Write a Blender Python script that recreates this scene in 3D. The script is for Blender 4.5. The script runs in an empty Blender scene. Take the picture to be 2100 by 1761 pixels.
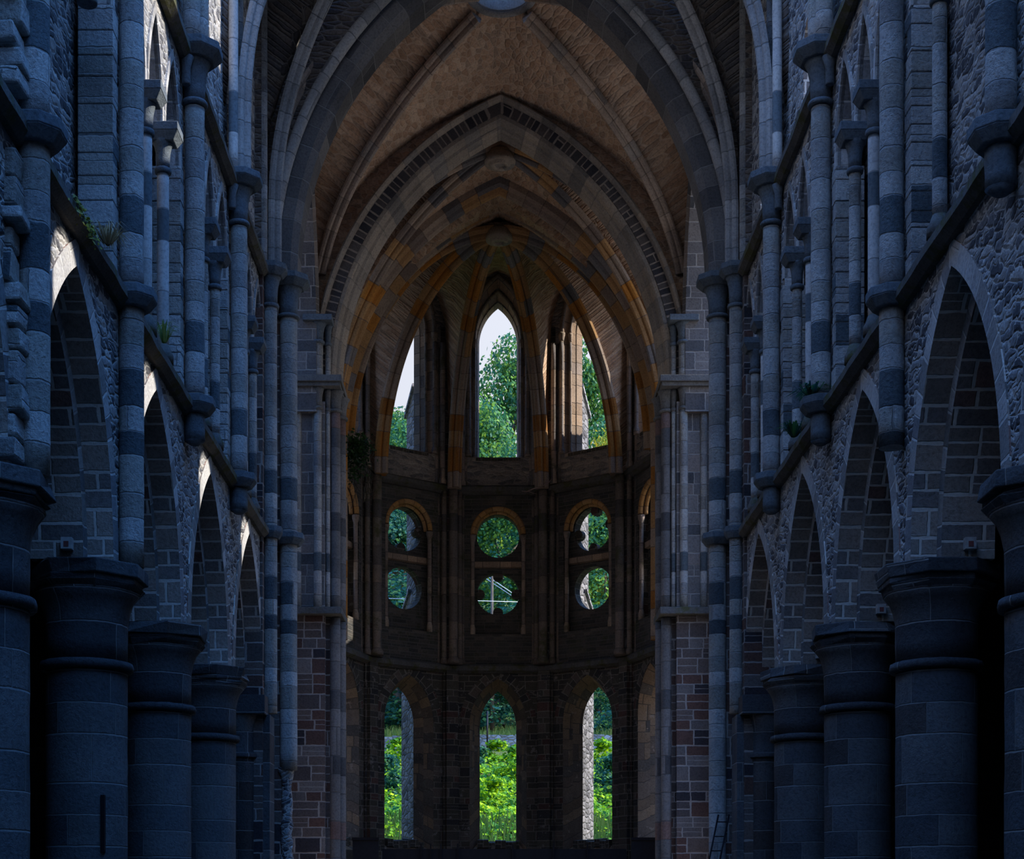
import bpy, bmesh, math, random
from mathutils import Vector, Matrix
from mathutils.geometry import tessellate_polygon

random.seed(7)
PI = math.pi
SC = bpy.context.scene
COL = SC.collection

# ------------------------------------------------------------------ camera
cam_d = bpy.data.cameras.new('camera')
cam = bpy.data.objects.new('camera', cam_d)
COL.objects.link(cam)
cam.location = (-0.27, 0.0, 1.65)
cam.rotation_euler = (PI / 2, 0, 0)
cam_d.sensor_width = 36.0
cam_d.lens = 36.0 * 3170 / 2100
cam_d.shift_x = 45.0 / 2100
cam_d.shift_y = 974.5 / 2100
cam_d.clip_end = 2000
SC.camera = cam

# ------------------------------------------------------------------ sky, sun, exposure
W = bpy.data.worlds.new('sky')
SC.world = W
W.use_nodes = True
wn, wl = W.node_tree.nodes, W.node_tree.links
wn.clear()
w_tc = wn.new('ShaderNodeTexCoord')
w_sep = wn.new('ShaderNodeSeparateXYZ')
w_ramp = wn.new('ShaderNodeValToRGB')
w_bg = wn.new('ShaderNodeBackground')
w_out = wn.new('ShaderNodeOutputWorld')
wl.new(w_tc.outputs['Generated'], w_sep.inputs[0])
wl.new(w_sep.outputs['Z'], w_ramp.inputs[0])
wl.new(w_ramp.outputs[0], w_bg.inputs[0])
w_az = wn.new('ShaderNodeMath')     # the sky is brighter on the sun's side
w_az.operation = 'MULTIPLY_ADD'
w_az.inputs[1].default_value = 0.42
w_az.inputs[2].default_value = 0.95
wl.new(w_sep.outputs['X'], w_az.inputs[0])
wl.new(w_az.outputs[0], w_bg.inputs[1])
wl.new(w_bg.outputs[0], w_out.inputs[0])
cr = w_ramp.color_ramp
cr.elements[0].position = 0.0
cr.elements[0].color = (0.84, 0.85, 0.93, 1)
cr.elements[1].position = 1.0
cr.elements[1].color = (0.46, 1.70, 5.0, 1)
for p_, c_ in ((0.38, (0.84, 0.88, 1.0, 1)), (0.52, (0.40, 1.05, 2.5, 1))):
    e_ = cr.elements.new(p_)
    e_.color = c_
w_bg.inputs[1].default_value = 1.0

sun_d = bpy.data.lights.new('sun', 'SUN')
sun = bpy.data.objects.new('sun', sun_d)
COL.objects.link(sun)
SUN_DIR = Vector((0.80, 0.03, 0.58)).normalized()
sun.location = SUN_DIR * 60
sun.rotation_euler = SUN_DIR.to_track_quat('Z', 'Y').to_euler()
sun_d.energy = 9.0
sun_d.angle = 0.009
sun_d.color = (1.0, 0.93, 0.82)

SC.view_settings.view_transform = 'Standard'
SC.view_settings.look = 'None'
SC.view_settings.exposure = 0.0
SC.view_settings.gamma = 1.0
SC.view_settings.use_curve_mapping = False
SC.cycles.use_denoising = True
SC.cycles.max_bounces = 6
SC.cycles.diffuse_bounces = 5
SC.cycles.glossy_bounces = 2
SC.cycles.transmission_bounces = 2
SC.cycles.transparent_max_bounces = 4


# ------------------------------------------------------------------ materials
class NT:
    def __init__(self, name):
        self.m = bpy.data.materials.new(name)
        self.m.use_nodes = True
        self.n = self.m.node_tree.nodes
        self.l = self.m.node_tree.links
        self.n.clear()
        self.out = self.n.new('ShaderNodeOutputMaterial')
        self.bsdf = self.n.new('ShaderNodeBsdfPrincipled')
        self.l.new(self.bsdf.outputs[0], self.out.inputs[0])
        self.bsdf.inputs['Roughness'].default_value = 0.92
        self.bsdf.inputs['Specular IOR Level'].default_value = 0.15

    def put(self, sock, v):
        if isinstance(v, (int, float)):
            sock.default_value = v
        elif isinstance(v, (tuple, list)):
            sock.default_value = tuple(v) + ((1,) if len(v) == 3 and len(sock.default_value) == 4 else ())
        else:
            self.l.new(v, sock)

    def math(self, op, a, b=None, c=None, clamp=False):
        n = self.n.new('ShaderNodeMath')
        n.operation = op
        n.use_clamp = clamp
        self.put(n.inputs[0], a)
        if b is not None:
            self.put(n.inputs[1], b)
        if c is not None:
            self.put(n.inputs[2], c)
        return n.outputs[0]

    def uv(self):
        n = self.n.new('ShaderNodeUVMap')
        s = self.n.new('ShaderNodeSeparateXYZ')
        self.l.new(n.outputs[0], s.inputs[0])
        return s.outputs[0], s.outputs[1]

    def obj(self):
        return self.n.new('ShaderNodeNewGeometry').outputs['Position']

    def comb(self, x, y, z=0.0):
        n = self.n.new('ShaderNodeCombineXYZ')
        self.put(n.inputs[0], x)
        self.put(n.inputs[1], y)
        self.put(n.inputs[2], z)
        return n.outputs[0]

    def noise(self, vec, scale, detail=3.0, rough=0.55):
        n = self.n.new('ShaderNodeTexNoise')
        if vec is not None:
            self.l.new(vec, n.inputs['Vector'])
        n.inputs['Scale'].default_value = scale
        n.inputs['Detail'].default_value = detail
        n.inputs['Roughness'].default_value = rough
        return n.outputs[0]

    def white(self, vec):
        n = self.n.new('ShaderNodeTexWhiteNoise')
        n.noise_dimensions = '3D'
        self.l.new(vec, n.inputs['Vector'])
        return n.outputs['Value']

    def ramp(self, fac, stops, const=False):
        n = self.n.new('ShaderNodeValToRGB')
        n.color_ramp.interpolation = 'CONSTANT' if const else 'LINEAR'
        el = n.color_ramp.elements
        el[0].position, el[0].color = stops[0][0], tuple(stops[0][1]) + (1,)
        el[1].position, el[1].color = stops[-1][0], tuple(stops[-1][1]) + (1,)
        for p, c in stops[1:-1]:
            e = el.new(p)
            e.color = tuple(c) + (1,)
        self.l.new(fac, n.inputs[0])
        return n.outputs[0]

    def mix(self, fac, a, b, mode='MIX'):
        n = self.n.new('ShaderNodeMix')
        n.data_type = 'RGBA'
        n.blend_type = mode
        self.put(n.inputs[0], fac)
        self.put(n.inputs[6], a)
        self.put(n.inputs[7], b)
        return n.outputs[2]

    def bump(self, h, strength, dist):
        n = self.n.new('ShaderNodeBump')
        n.inputs['Strength'].default_value = strength
        n.inputs['Distance'].default_value = dist
        self.l.new(h, n.inputs['Height'])
        self.l.new(n.outputs[0], self.bsdf.inputs['Normal'])

    def color(self, c):
        self.put(self.bsdf.inputs['Base Color'], c)


def ashlar(name, palette, mortar, w, h, joint=0.012, warp=0.02, stain=0.35, dark=(0.4, 0.4, 0.42), pit=0.02,
           bstr=0.7, split=0.0, blotch=None, moss=None):
    """Coursed stone on the metric UV map: rows of height h (jittered), blocks of width w, each block its own stone."""
    t = NT(name)
    u, v = t.uv()
    pos = t.obj()
    nz = t.noise(pos, 2.2, 2)
    nz2 = t.noise(pos, 9.0, 4)
    u2 = t.math('ADD', u, t.math('MULTIPLY', t.math('SUBTRACT', nz2, 0.5), warp * 2))
    v2 = t.math('ADD', v, t.math('MULTIPLY', t.math('SUBTRACT', nz2, 0.5), warp * 1.4))
    # uneven course heights
    v3 = t.math('ADD', v2, t.math('MULTIPLY', t.math('SINE', t.math('MULTIPLY', v2, 2.1 / h)), h * 0.16))
    rv = t.math('DIVIDE', v3, h)
    row = t.math('FLOOR', rv)
    fv = t.math('SUBTRACT', rv, row)
    off = t.white(t.comb(row, 3.7, 1.3))
    wv = t.math('MULTIPLY_ADD', t.white(t.comb(row, 9.1, 4.4)), 0.7, 0.65)
    ru = t.math('ADD', t.math('DIVIDE', t.math('DIVIDE', u2, w), wv), t.math('MULTIPLY', off, 7.0))
    colm = t.math('FLOOR', ru)
    fu = t.math('SUBTRACT', ru, colm)
    rnd = t.white(t.comb(row, colm, 2.0))
    if split > 0:   # some blocks are split into two thin courses
        do = t.math('LESS_THAN', t.white(t.comb(row, colm, 8.0)), split)
        f2 = t.math('FRACT', t.math('MULTIPLY', fv, 2.0))
        fv = t.math('ADD', t.math('MULTIPLY', f2, do), t.math('MULTIPLY', fv, t.math('SUBTRACT', 1.0, do)))
    dv = t.math('MULTIPLY', t.math('MINIMUM', fv, t.math('SUBTRACT', 1.0, fv)), h)
    du = t.math('MULTIPLY', t.math('MINIMUM', fu, t.math('SUBTRACT', 1.0, fu)), w)
    d = t.math('MINIMUM', dv, du)
    jw = t.math('MULTIPLY_ADD', t.noise(pos, 5.0, 2), joint * 1.8, joint * 0.3)
    jm = t.math('SUBTRACT', 1.0, t.math('DIVIDE', t.math('SUBTRACT', d, jw), 0.008, clamp=True), clamp=True)
    n_ = len(palette)
    acc, stops = 0.0, []
    for c, wt in palette:
        stops.append((acc, c))
        acc += wt
    if len(stops) == 1:
        stops.append((0.999, stops[0][1]))
    stone = t.ramp(rnd, stops, True)
    stone = t.mix(t.math('MULTIPLY', t.math('SUBTRACT', t.white(t.comb(colm, row, 5.5)), 0.3), 0.5, clamp=True), stone, (0.03, 0.03, 0.035))
    big = t.noise(pos, 0.9, 4, 0.6)
    fine = t.noise(pos, 22.0, 5, 0.7)
    stone = t.mix(t.ramp(big, [(0.42, (0, 0, 0)), (0.68, (stain,) * 3)]), stone, dark, 'MULTIPLY')
    stone = t.mix(t.ramp(fine, [(0.3, (0.55,) * 3), (0.55, (0, 0, 0))]), stone, (0.25, 0.25, 0.27), 'MULTIPLY')
    if blotch:
        bl = t.noise(pos, 3.3, 5, 0.7)
        stone = t.mix(t.ramp(bl, [(0.6, (0, 0, 0)), (0.64, (0.75,) * 3)]), stone, blotch)
    if moss:
        ms = t.noise(pos, 1.7, 5, 0.7)
        stone = t.mix(t.ramp(ms, [(0.52, (0, 0, 0)), (0.66, (0.85,) * 3)]), stone, moss)
    t.color(t.mix(t.math('MULTIPLY', jm, 0.85), stone, mortar))
    hgt = t.math('ADD', t.math('MULTIPLY', jm, -1.0), t.math('ADD', t.math('MULTIPLY', rnd, 0.35), t.math('MULTIPLY', fine, 1.2)))
    t.bump(hgt, bstr, pit)
    return t.m


def rubble(name, cols, mortar, sx, sy, bstr=1.0, joint=0.09, stain=0.5, dark=(0.35, 0.36, 0.4), pit=0.05, mfac=0.8, warp=.4, plaster=None):
    t = NT(name)
    u, v = t.uv()
    pos = t.obj()
    nz = t.noise(pos, 4.0, 3)
    vec = t.comb(t.math('ADD', t.math('MULTIPLY', u, sx), t.math('MULTIPLY', nz, warp)),
                 t.math('ADD', t.math('MULTIPLY', v, sy), t.math('MULTIPLY', nz, warp * 1.2)), 0.0)
    vo = t.n.new('ShaderNodeTexVoronoi')
    vo.feature = 'DISTANCE_TO_EDGE'
    vo.voronoi_dimensions = '2D'
    vo.inputs['Scale'].default_value = 1.0
    t.l.new(vec, vo.inputs['Vector'])
    vc = t.n.new('ShaderNodeTexVoronoi')
    vc.feature = 'F1'
    vc.voronoi_dimensions = '2D'
    vc.inputs['Scale'].default_value = 1.0
    t.l.new(vec, vc.inputs['Vector'])
    sep = t.n.new('ShaderNodeSeparateColor')
    t.l.new(vc.outputs['Color'], sep.inputs[0])
    acc, stops = 0.0, []
    for c, wt in cols:
        stops.append((acc, c))
        acc += wt
    stone = t.ramp(sep.outputs[0], stops, True)
    big = t.noise(pos, 0.7, 4, 0.6)
    fine = t.noise(pos, 18.0, 5, 0.7)
    stone = t.mix(t.ramp(big, [(0.4, (0, 0, 0)), (0.65, (stain,) * 3)]), stone, dark, 'MULTIPLY')
    stone = t.mix(t.ramp(fine, [(0.32, (0.6,) * 3), (0.55, (0, 0, 0))]), stone, (0.25, 0.25, 0.28), 'MULTIPLY')
    jm = t.ramp(vo.outputs['Distance'], [(joint * 0.4, (1, 1, 1)), (joint, (0, 0, 0))])
    colr = t.mix(t.math('MULTIPLY', jm, mfac), stone, mortar)
    if plaster:
        pl = t.noise(t.comb(t.math('MULTIPLY', u, 1.6), t.math('MULTIPLY', v, 4.5), 0.0), 1.6, 5, 0.75)
        colr = t.mix(t.ramp(pl, [(0.58, (0, 0, 0)), (0.61, (0.85,) * 3)]), colr, plaster)
    t.color(colr)
    edge = t.ramp(vo.outputs['Distance'], [(0.0, (0, 0, 0)), (0.25, (1, 1, 1))])
    hgt = t.math('ADD', t.math('ADD', edge, t.math('MULTIPLY', sep.outputs[1], 0.8)), t.math('MULTIPLY', fine, 0.7))
    t.bump(hgt, bstr, pit)
    return t.m


def smooth_stone(name, c, stain=0.5, moss=None, bstr=0.6, spot=None):
    t = NT(name)
    pos = t.obj()
    big = t.noise(pos, 1.6, 5, 0.65)
    fine = t.noise(pos, 25.0, 5, 0.7)
    col = t.mix(t.ramp(big, [(0.4, (0, 0, 0)), (0.65, (stain,) * 3)]), c, (0.35, 0.36, 0.38), 'MULTIPLY')
    col = t.mix(t.ramp(fine, [(0.3, (0.6,) * 3), (0.55, (0, 0, 0))]), col, (0.3, 0.3, 0.3), 'MULTIPLY')
    if moss:
        ms = t.noise(pos, 2.6, 5, 0.7)
        col = t.mix(t.ramp(ms, [(0.5, (0, 0, 0)), (0.62, (0.9,) * 3)]), col, moss)
    if spot:
        ms = t.noise(pos, 7.0, 5, 0.7)
        col = t.mix(t.ramp(ms, [(0.58, (0, 0, 0)), (0.63, (0.9,) * 3)]), col, spot)
    t.color(col)
    t.bump(t.math('ADD', fine, t.math('MULTIPLY', big, 2.0)), bstr, 0.03)
    return t.m


def leafy(name, stops, trans=0.35):
    t = NT(name)
    g = t.n.new('ShaderNodeNewGeometry')
    pos = g.outputs['Position']
    f = t.math('ADD', t.math('MULTIPLY', g.outputs['Random Per Island'], 0.55), t.math('MULTIPLY', t.noise(pos, 0.35, 2), 0.45))
    c = t.ramp(f, stops)
    t.color(c)
    tr = t.n.new('ShaderNodeBsdfTranslucent')
    t.l.new(c, tr.inputs[0])
    mx = t.n.new('ShaderNodeMixShader')
    mx.inputs[0].default_value = trans
    t.l.new(t.bsdf.outputs[0], mx.inputs[1])
    t.l.new(tr.outputs[0], mx.inputs[2])
    t.l.new(mx.outputs[0], t.out.inputs[0])
    t.bsdf.inputs['Roughness'].default_value = 0.6
    return t.m


def plain(name, c, rough=0.7, metal=0.0):
    t = NT(name)
    pos = t.obj()
    t.color(t.mix(t.ramp(t.noise(pos, 14, 4), [(0.35, (0.5,) * 3), (0.6, (0, 0, 0))]), c, (0.5, 0.5, 0.5), 'MULTIPLY'))
    t.bsdf.inputs['Roughness'].default_value = rough
    t.bsdf.inputs['Metallic'].default_value = metal
    return t.m


LG, MG, DG = (0.62, 0.61, 0.59), (0.49, 0.48, 0.47), (0.27, 0.27, 0.28)
SLATE = (0.15, 0.18, 0.20)
M = {}
M['rubble'] = rubble('grey_rubble', [((0.30, 0.30, 0.30), .3), ((0.20, 0.20, 0.21), .2), ((0.10, 0.10, 0.11), .3), ((0.40, 0.38, 0.36), .2)],
                     (0.46, 0.45, 0.43), 3.4, 10.0, bstr=0.5, warp=1.9, mfac=.75, plaster=(0.52, 0.51, 0.49))
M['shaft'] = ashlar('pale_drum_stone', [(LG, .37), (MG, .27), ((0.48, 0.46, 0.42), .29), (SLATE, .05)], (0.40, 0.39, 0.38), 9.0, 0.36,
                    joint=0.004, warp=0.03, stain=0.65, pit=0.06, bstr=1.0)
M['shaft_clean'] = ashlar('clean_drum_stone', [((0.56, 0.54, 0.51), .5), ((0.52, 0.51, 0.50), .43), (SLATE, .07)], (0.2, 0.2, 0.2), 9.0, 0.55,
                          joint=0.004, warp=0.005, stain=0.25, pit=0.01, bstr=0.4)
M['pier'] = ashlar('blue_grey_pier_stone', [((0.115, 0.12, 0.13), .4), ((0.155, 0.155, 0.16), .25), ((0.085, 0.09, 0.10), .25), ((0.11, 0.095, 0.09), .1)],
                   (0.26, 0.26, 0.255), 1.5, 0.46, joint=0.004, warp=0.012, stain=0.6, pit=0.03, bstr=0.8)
M['soffit'] = ashlar('dark_brown_ashlar', [((0.33, 0.285, 0.25), .3), ((0.25, 0.225, 0.215), .3), ((0.38, 0.32, 0.28), .2), ((0.30, 0.19, 0.165), .1), ((0.42, 0.38, 0.34), .1)],
                     (0.66, 0.63, 0.58), 0.62, 0.26, joint=0.013, warp=0.015, stain=0.4, split=0.15, bstr=0.9)
M['voussoir'] = ashlar('pale_voussoir_stone', [(MG, .4), ((0.32, 0.31, 0.30), .3), (DG, .3)], (0.5, 0.49, 0.47), 3.0, 0.3, joint=0.008, stain=0.5)
M['cap'] = smooth_stone('dark_bluestone', (0.13, 0.155, 0.18), 0.4)
M['string'] = smooth_stone('mossy_bluestone', (0.13, 0.125, 0.12), 0.5, moss=(0.075, 0.075, 0.03))
M['cross'] = ashlar('brown_red_ashlar', [((0.15, 0.115, 0.10), .28), ((0.11, 0.09, 0.085), .22), ((0.125, 0.07, 0.055), .18), ((0.18, 0.155, 0.145), .2), ((0.045, 0.04, 0.045), .12)],
                    (0.32, 0.29, 0.27), 0.55, 0.3, joint=0.012, warp=0.02, stain=0.3, split=0.25)
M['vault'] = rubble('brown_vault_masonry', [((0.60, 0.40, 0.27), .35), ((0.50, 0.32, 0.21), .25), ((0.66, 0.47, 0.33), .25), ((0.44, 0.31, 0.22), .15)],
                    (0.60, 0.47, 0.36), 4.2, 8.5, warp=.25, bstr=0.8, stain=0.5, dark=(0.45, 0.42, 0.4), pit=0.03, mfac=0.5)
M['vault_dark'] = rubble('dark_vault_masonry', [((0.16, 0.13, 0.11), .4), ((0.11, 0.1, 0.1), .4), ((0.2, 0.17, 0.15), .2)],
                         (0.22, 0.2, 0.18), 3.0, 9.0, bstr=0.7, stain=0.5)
M['rib'] = ashlar('tan_rib_stone', [((0.50, 0.29, 0.13), .32), ((0.54, 0.23, 0.05), .16), ((0.43, 0.33, 0.25), .24), ((0.34, 0.26, 0.21), .2), ((0.24, 0.225, 0.22), .08)],
                  (0.16, 0.12, 0.1), 5.0, 0.62, joint=0.006, warp=0.008, stain=0.4, bstr=0.5)
M['rib_brown'] = ashlar('brown_rib_stone', [((0.52, 0.40, 0.31), .4), ((0.44, 0.34, 0.27), .35), ((0.34, 0.29, 0.25), .25)],
                        (0.2, 0.16, 0.13), 5.0, 0.5, joint=0.006, warp=0.01, stain=0.5, bstr=0.6)
M['rib_grey'] = ashlar('grey_rib_stone', [((0.42, 0.40, 0.38), .45), ((0.34, 0.33, 0.32), .4), ((0.27, 0.265, 0.26), .15)],
                       (0.15, 0.15, 0.15), 5.0, 0.46, joint=0.006, warp=0.01, stain=0.5, bstr=0.6)
M['arch_dark'] = ashlar('dark_voussoir_brick', [((0.09, 0.085, 0.09), .4), ((0.13, 0.115, 0.11), .35), ((0.06, 0.06, 0.07), .25)],
                        (0.33, 0.28, 0.24), 4.0, 0.17, joint=0.012, warp=0.012, stain=0.4)
M['arch_tan'] = ashlar('tan_grey_arch_stone', [((0.37, 0.31, 0.25), .45), ((0.31, 0.27, 0.23), .35), ((0.26, 0.235, 0.21), .2)],
                       (0.2, 0.18, 0.16), 5.0, 0.5, joint=0.006, warp=0.01, stain=0.45)
M['apse'] = ashlar('dark_olive_ashlar', [((0.105, 0.095, 0.075), .3), ((0.08, 0.075, 0.065), .3), ((0.145, 0.12, 0.10), .2), ((0.12, 0.07, 0.06), .08), ((0.055, 0.055, 0.055), .12)],
                   (0.22, 0.2, 0.17), 0.6, 0.24, joint=0.008, warp=0.02, stain=0.4, split=0.25, blotch=(0.26, 0.23, 0.21))
M['apse_thin'] = ashlar('thin_coursed_dark_stone', [((0.11, 0.10, 0.09), .4), ((0.08, 0.08, 0.075), .4), ((0.15, 0.13, 0.11), .2)],
                        (0.13, 0.12, 0.11), 0.45, 0.11, joint=0.006, warp=0.02, stain=0.5, moss=(0.05, 0.055, 0.03))
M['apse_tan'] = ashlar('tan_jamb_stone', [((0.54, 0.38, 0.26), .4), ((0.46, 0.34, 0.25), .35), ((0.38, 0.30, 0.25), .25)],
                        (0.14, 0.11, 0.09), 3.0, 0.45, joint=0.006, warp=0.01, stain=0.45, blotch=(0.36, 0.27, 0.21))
M['apse_shaft'] = ashlar('brown_shaft_stone', [((0.46, 0.36, 0.28), .4), ((0.38, 0.30, 0.25), .35), ((0.27, 0.24, 0.225), .25)],
                         (0.14, 0.12, 0.11), 5.0, 0.7, joint=0.006, warp=0.01, stain=0.5, moss=(0.10, 0.09, 0.05))
M['apse_upper'] = rubble('grey_brown_apse_masonry', [((0.40, 0.35, 0.31), .3), ((0.31, 0.28, 0.26), .3), ((0.21, 0.20, 0.20), .25), ((0.48, 0.42, 0.36), .15)],
                         (0.36, 0.32, 0.28), 3.6, 10.0, warp=.4, bstr=.8, pit=.03, mfac=.5)
M['cross_grey'] = ashlar('grey_brown_ashlar', [((0.22, 0.20, 0.19), .4), ((0.17, 0.16, 0.16), .3), ((0.26, 0.22, 0.20), .2), ((0.10, 0.10, 0.105), .1)],
                         (0.34, 0.32, 0.30), 0.6, 0.34, joint=0.008, warp=0.02, stain=0.4, split=0.2)
M['arch_deep'] = ashlar('dark_grey_arch_stone', [((0.20, 0.185, 0.175), .4), ((0.16, 0.15, 0.145), .4), ((0.12, 0.115, 0.115), .2)],
                        (0.22, 0.21, 0.2), 3.0, 0.5, joint=0.006, warp=0.01, stain=0.5)
M['aisle'] = ashlar('shade_dark_aisle_stone', [((0.035, 0.033, 0.032), .6), ((0.025, 0.025, 0.025), .4)], (0.05, 0.048, 0.045), 0.6, 0.3)  # near-black: the shade inside the aisles is put into the stone colour
M['apse_shaft_shade'] = ashlar('shaded_shaft_stone', [((0.25, 0.20, 0.165), .4), ((0.20, 0.17, 0.15), .35), ((0.14, 0.13, 0.125), .25)],
                        (0.13, 0.11, 0.10), 5.0, 0.7, joint=0.006, warp=0.01, stain=0.5, moss=(0.07, 0.075, 0.035))  # darker copy of the brown shaft stone; middle-tier shade in its colour, plus moss
M['cross_cap'] = smooth_stone('weathered_grey_capital_stone', (0.17, 0.165, 0.16), 0.5)
M['cross_shaft'] = ashlar('grey_brown_shaft_stone', [((0.22, 0.20, 0.19), .4), ((0.17, 0.16, 0.155), .35), ((0.20, 0.13, 0.11), .12), ((0.11, 0.105, 0.105), .13)],
                          (0.10, 0.095, 0.09), 5.0, 0.55, joint=0.006, warp=0.01, stain=0.5)
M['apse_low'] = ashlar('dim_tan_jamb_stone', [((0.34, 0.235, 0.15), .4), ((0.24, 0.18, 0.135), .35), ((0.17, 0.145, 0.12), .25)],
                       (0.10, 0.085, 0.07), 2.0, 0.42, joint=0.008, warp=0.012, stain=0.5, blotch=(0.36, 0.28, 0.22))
M['orange'] = ashlar('orange_sandstone', [((0.64, 0.34, 0.12), .5), ((0.56, 0.32, 0.14), .5)], (0.2, 0.12, 0.07), 5.0, 0.3, joint=0.005, warp=0.006, stain=0.35)
M['buttress'] = rubble('pale_buttress_rubble', [((0.27, 0.255, 0.25), .35), ((0.20, 0.19, 0.185), .3), ((0.33, 0.31, 0.30), .2), ((0.12, 0.11, 0.11), .15)],
 (0.12, 0.115, 0.11), 2.6, 5.2, joint=0.09, stain=0.4, warp=.7)
M['ground'] = smooth_stone('dark_earth', (0.10, 0.09, 0.07), 0.5)
M['gravel'] = smooth_stone('bounce_gravel', (0.62, 0.50, 0.36), 0.2)  # tone kept pale for the sun it reflects up into the vaults
M['soil'] = smooth_stone('grassy_soil', (0.10, 0.14, 0.04), 0.5)
M['fieldwall'] = rubble('pale_field_stone', [((0.48, 0.46, 0.46), .4), ((0.36, 0.34, 0.35), .3), ((0.58, 0.56, 0.56), .3)], (0.2, 0.2, 0.2), 3.0, 5.0)
M['leaf'] = leafy('green_leaves', [(0.15, (0.02, 0.11, 0.085)), (0.42, (0.055, 0.20, 0.085)), (0.62, (0.13, 0.30, 0.05)), (0.85, (0.28, 0.42, 0.04))])
M['leaf_dark'] = leafy('dark_green_leaves', [(0.15, (0.008, 0.06, 0.06)), (0.5, (0.018, 0.11, 0.075)), (0.85, (0.10, 0.24, 0.05))])
M['leaf_gold'] = leafy('yellow_leaves', [(0.15, (0.08, 0.18, 0.02)), (0.5, (0.28, 0.32, 0.02)), (0.85, (0.50, 0.34, 0.02))])
M['leaf_lime'] = leafy('lime_leaves', [(0.15, (0.02, 0.13, 0.03)), (0.42, (0.10, 0.28, 0.015)), (0.62, (0.30, 0.52, 0.005)), (0.9, (0.50, 0.60, 0.005))])
M['grass'] = leafy('grass_blades', [(0.15, (0.06, 0.12, 0.03)), (0.5, (0.16, 0.26, 0.05)), (0.85, (0.34, 0.36, 0.10))])
M['straw'] = leafy('dry_grass', [(0.2, (0.30, 0.20, 0.10)), (0.8, (0.55, 0.40, 0.22))], 0.2)
M['ivy'] = leafy('ivy_leaves', [(0.2, (0.01, 0.03, 0.012)), (0.8, (0.03, 0.08, 0.02))], 0.2)
M['bark'] = smooth_stone('tree_bark', (0.16, 0.13, 0.10), 0.6)
M['root'] = smooth_stone('dry_root', (0.42, 0.30, 0.26), 0.3)
M['board'] = plain('black_painted_board', (0.012, 0.014, 0.02), 0.6)
M['iron'] = plain('dark_iron', (0.02, 0.02, 0.025), 0.5, 0.6)
M['white_steel'] = plain('pale_steel', (0.62, 0.66, 0.72), 0.5)
M['plaster'] = plain('white_plaster', (0.40, 0.39, 0.38), 0.9)
M['redmark'] = plain('red_paint', (0.18, 0.06, 0.055), 0.8)
M['moss'] = leafy('moss_tufts', [(0.2, (0.05, 0.07, 0.01)), (0.8, (0.28, 0.26, 0.02))], 0.1)


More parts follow.
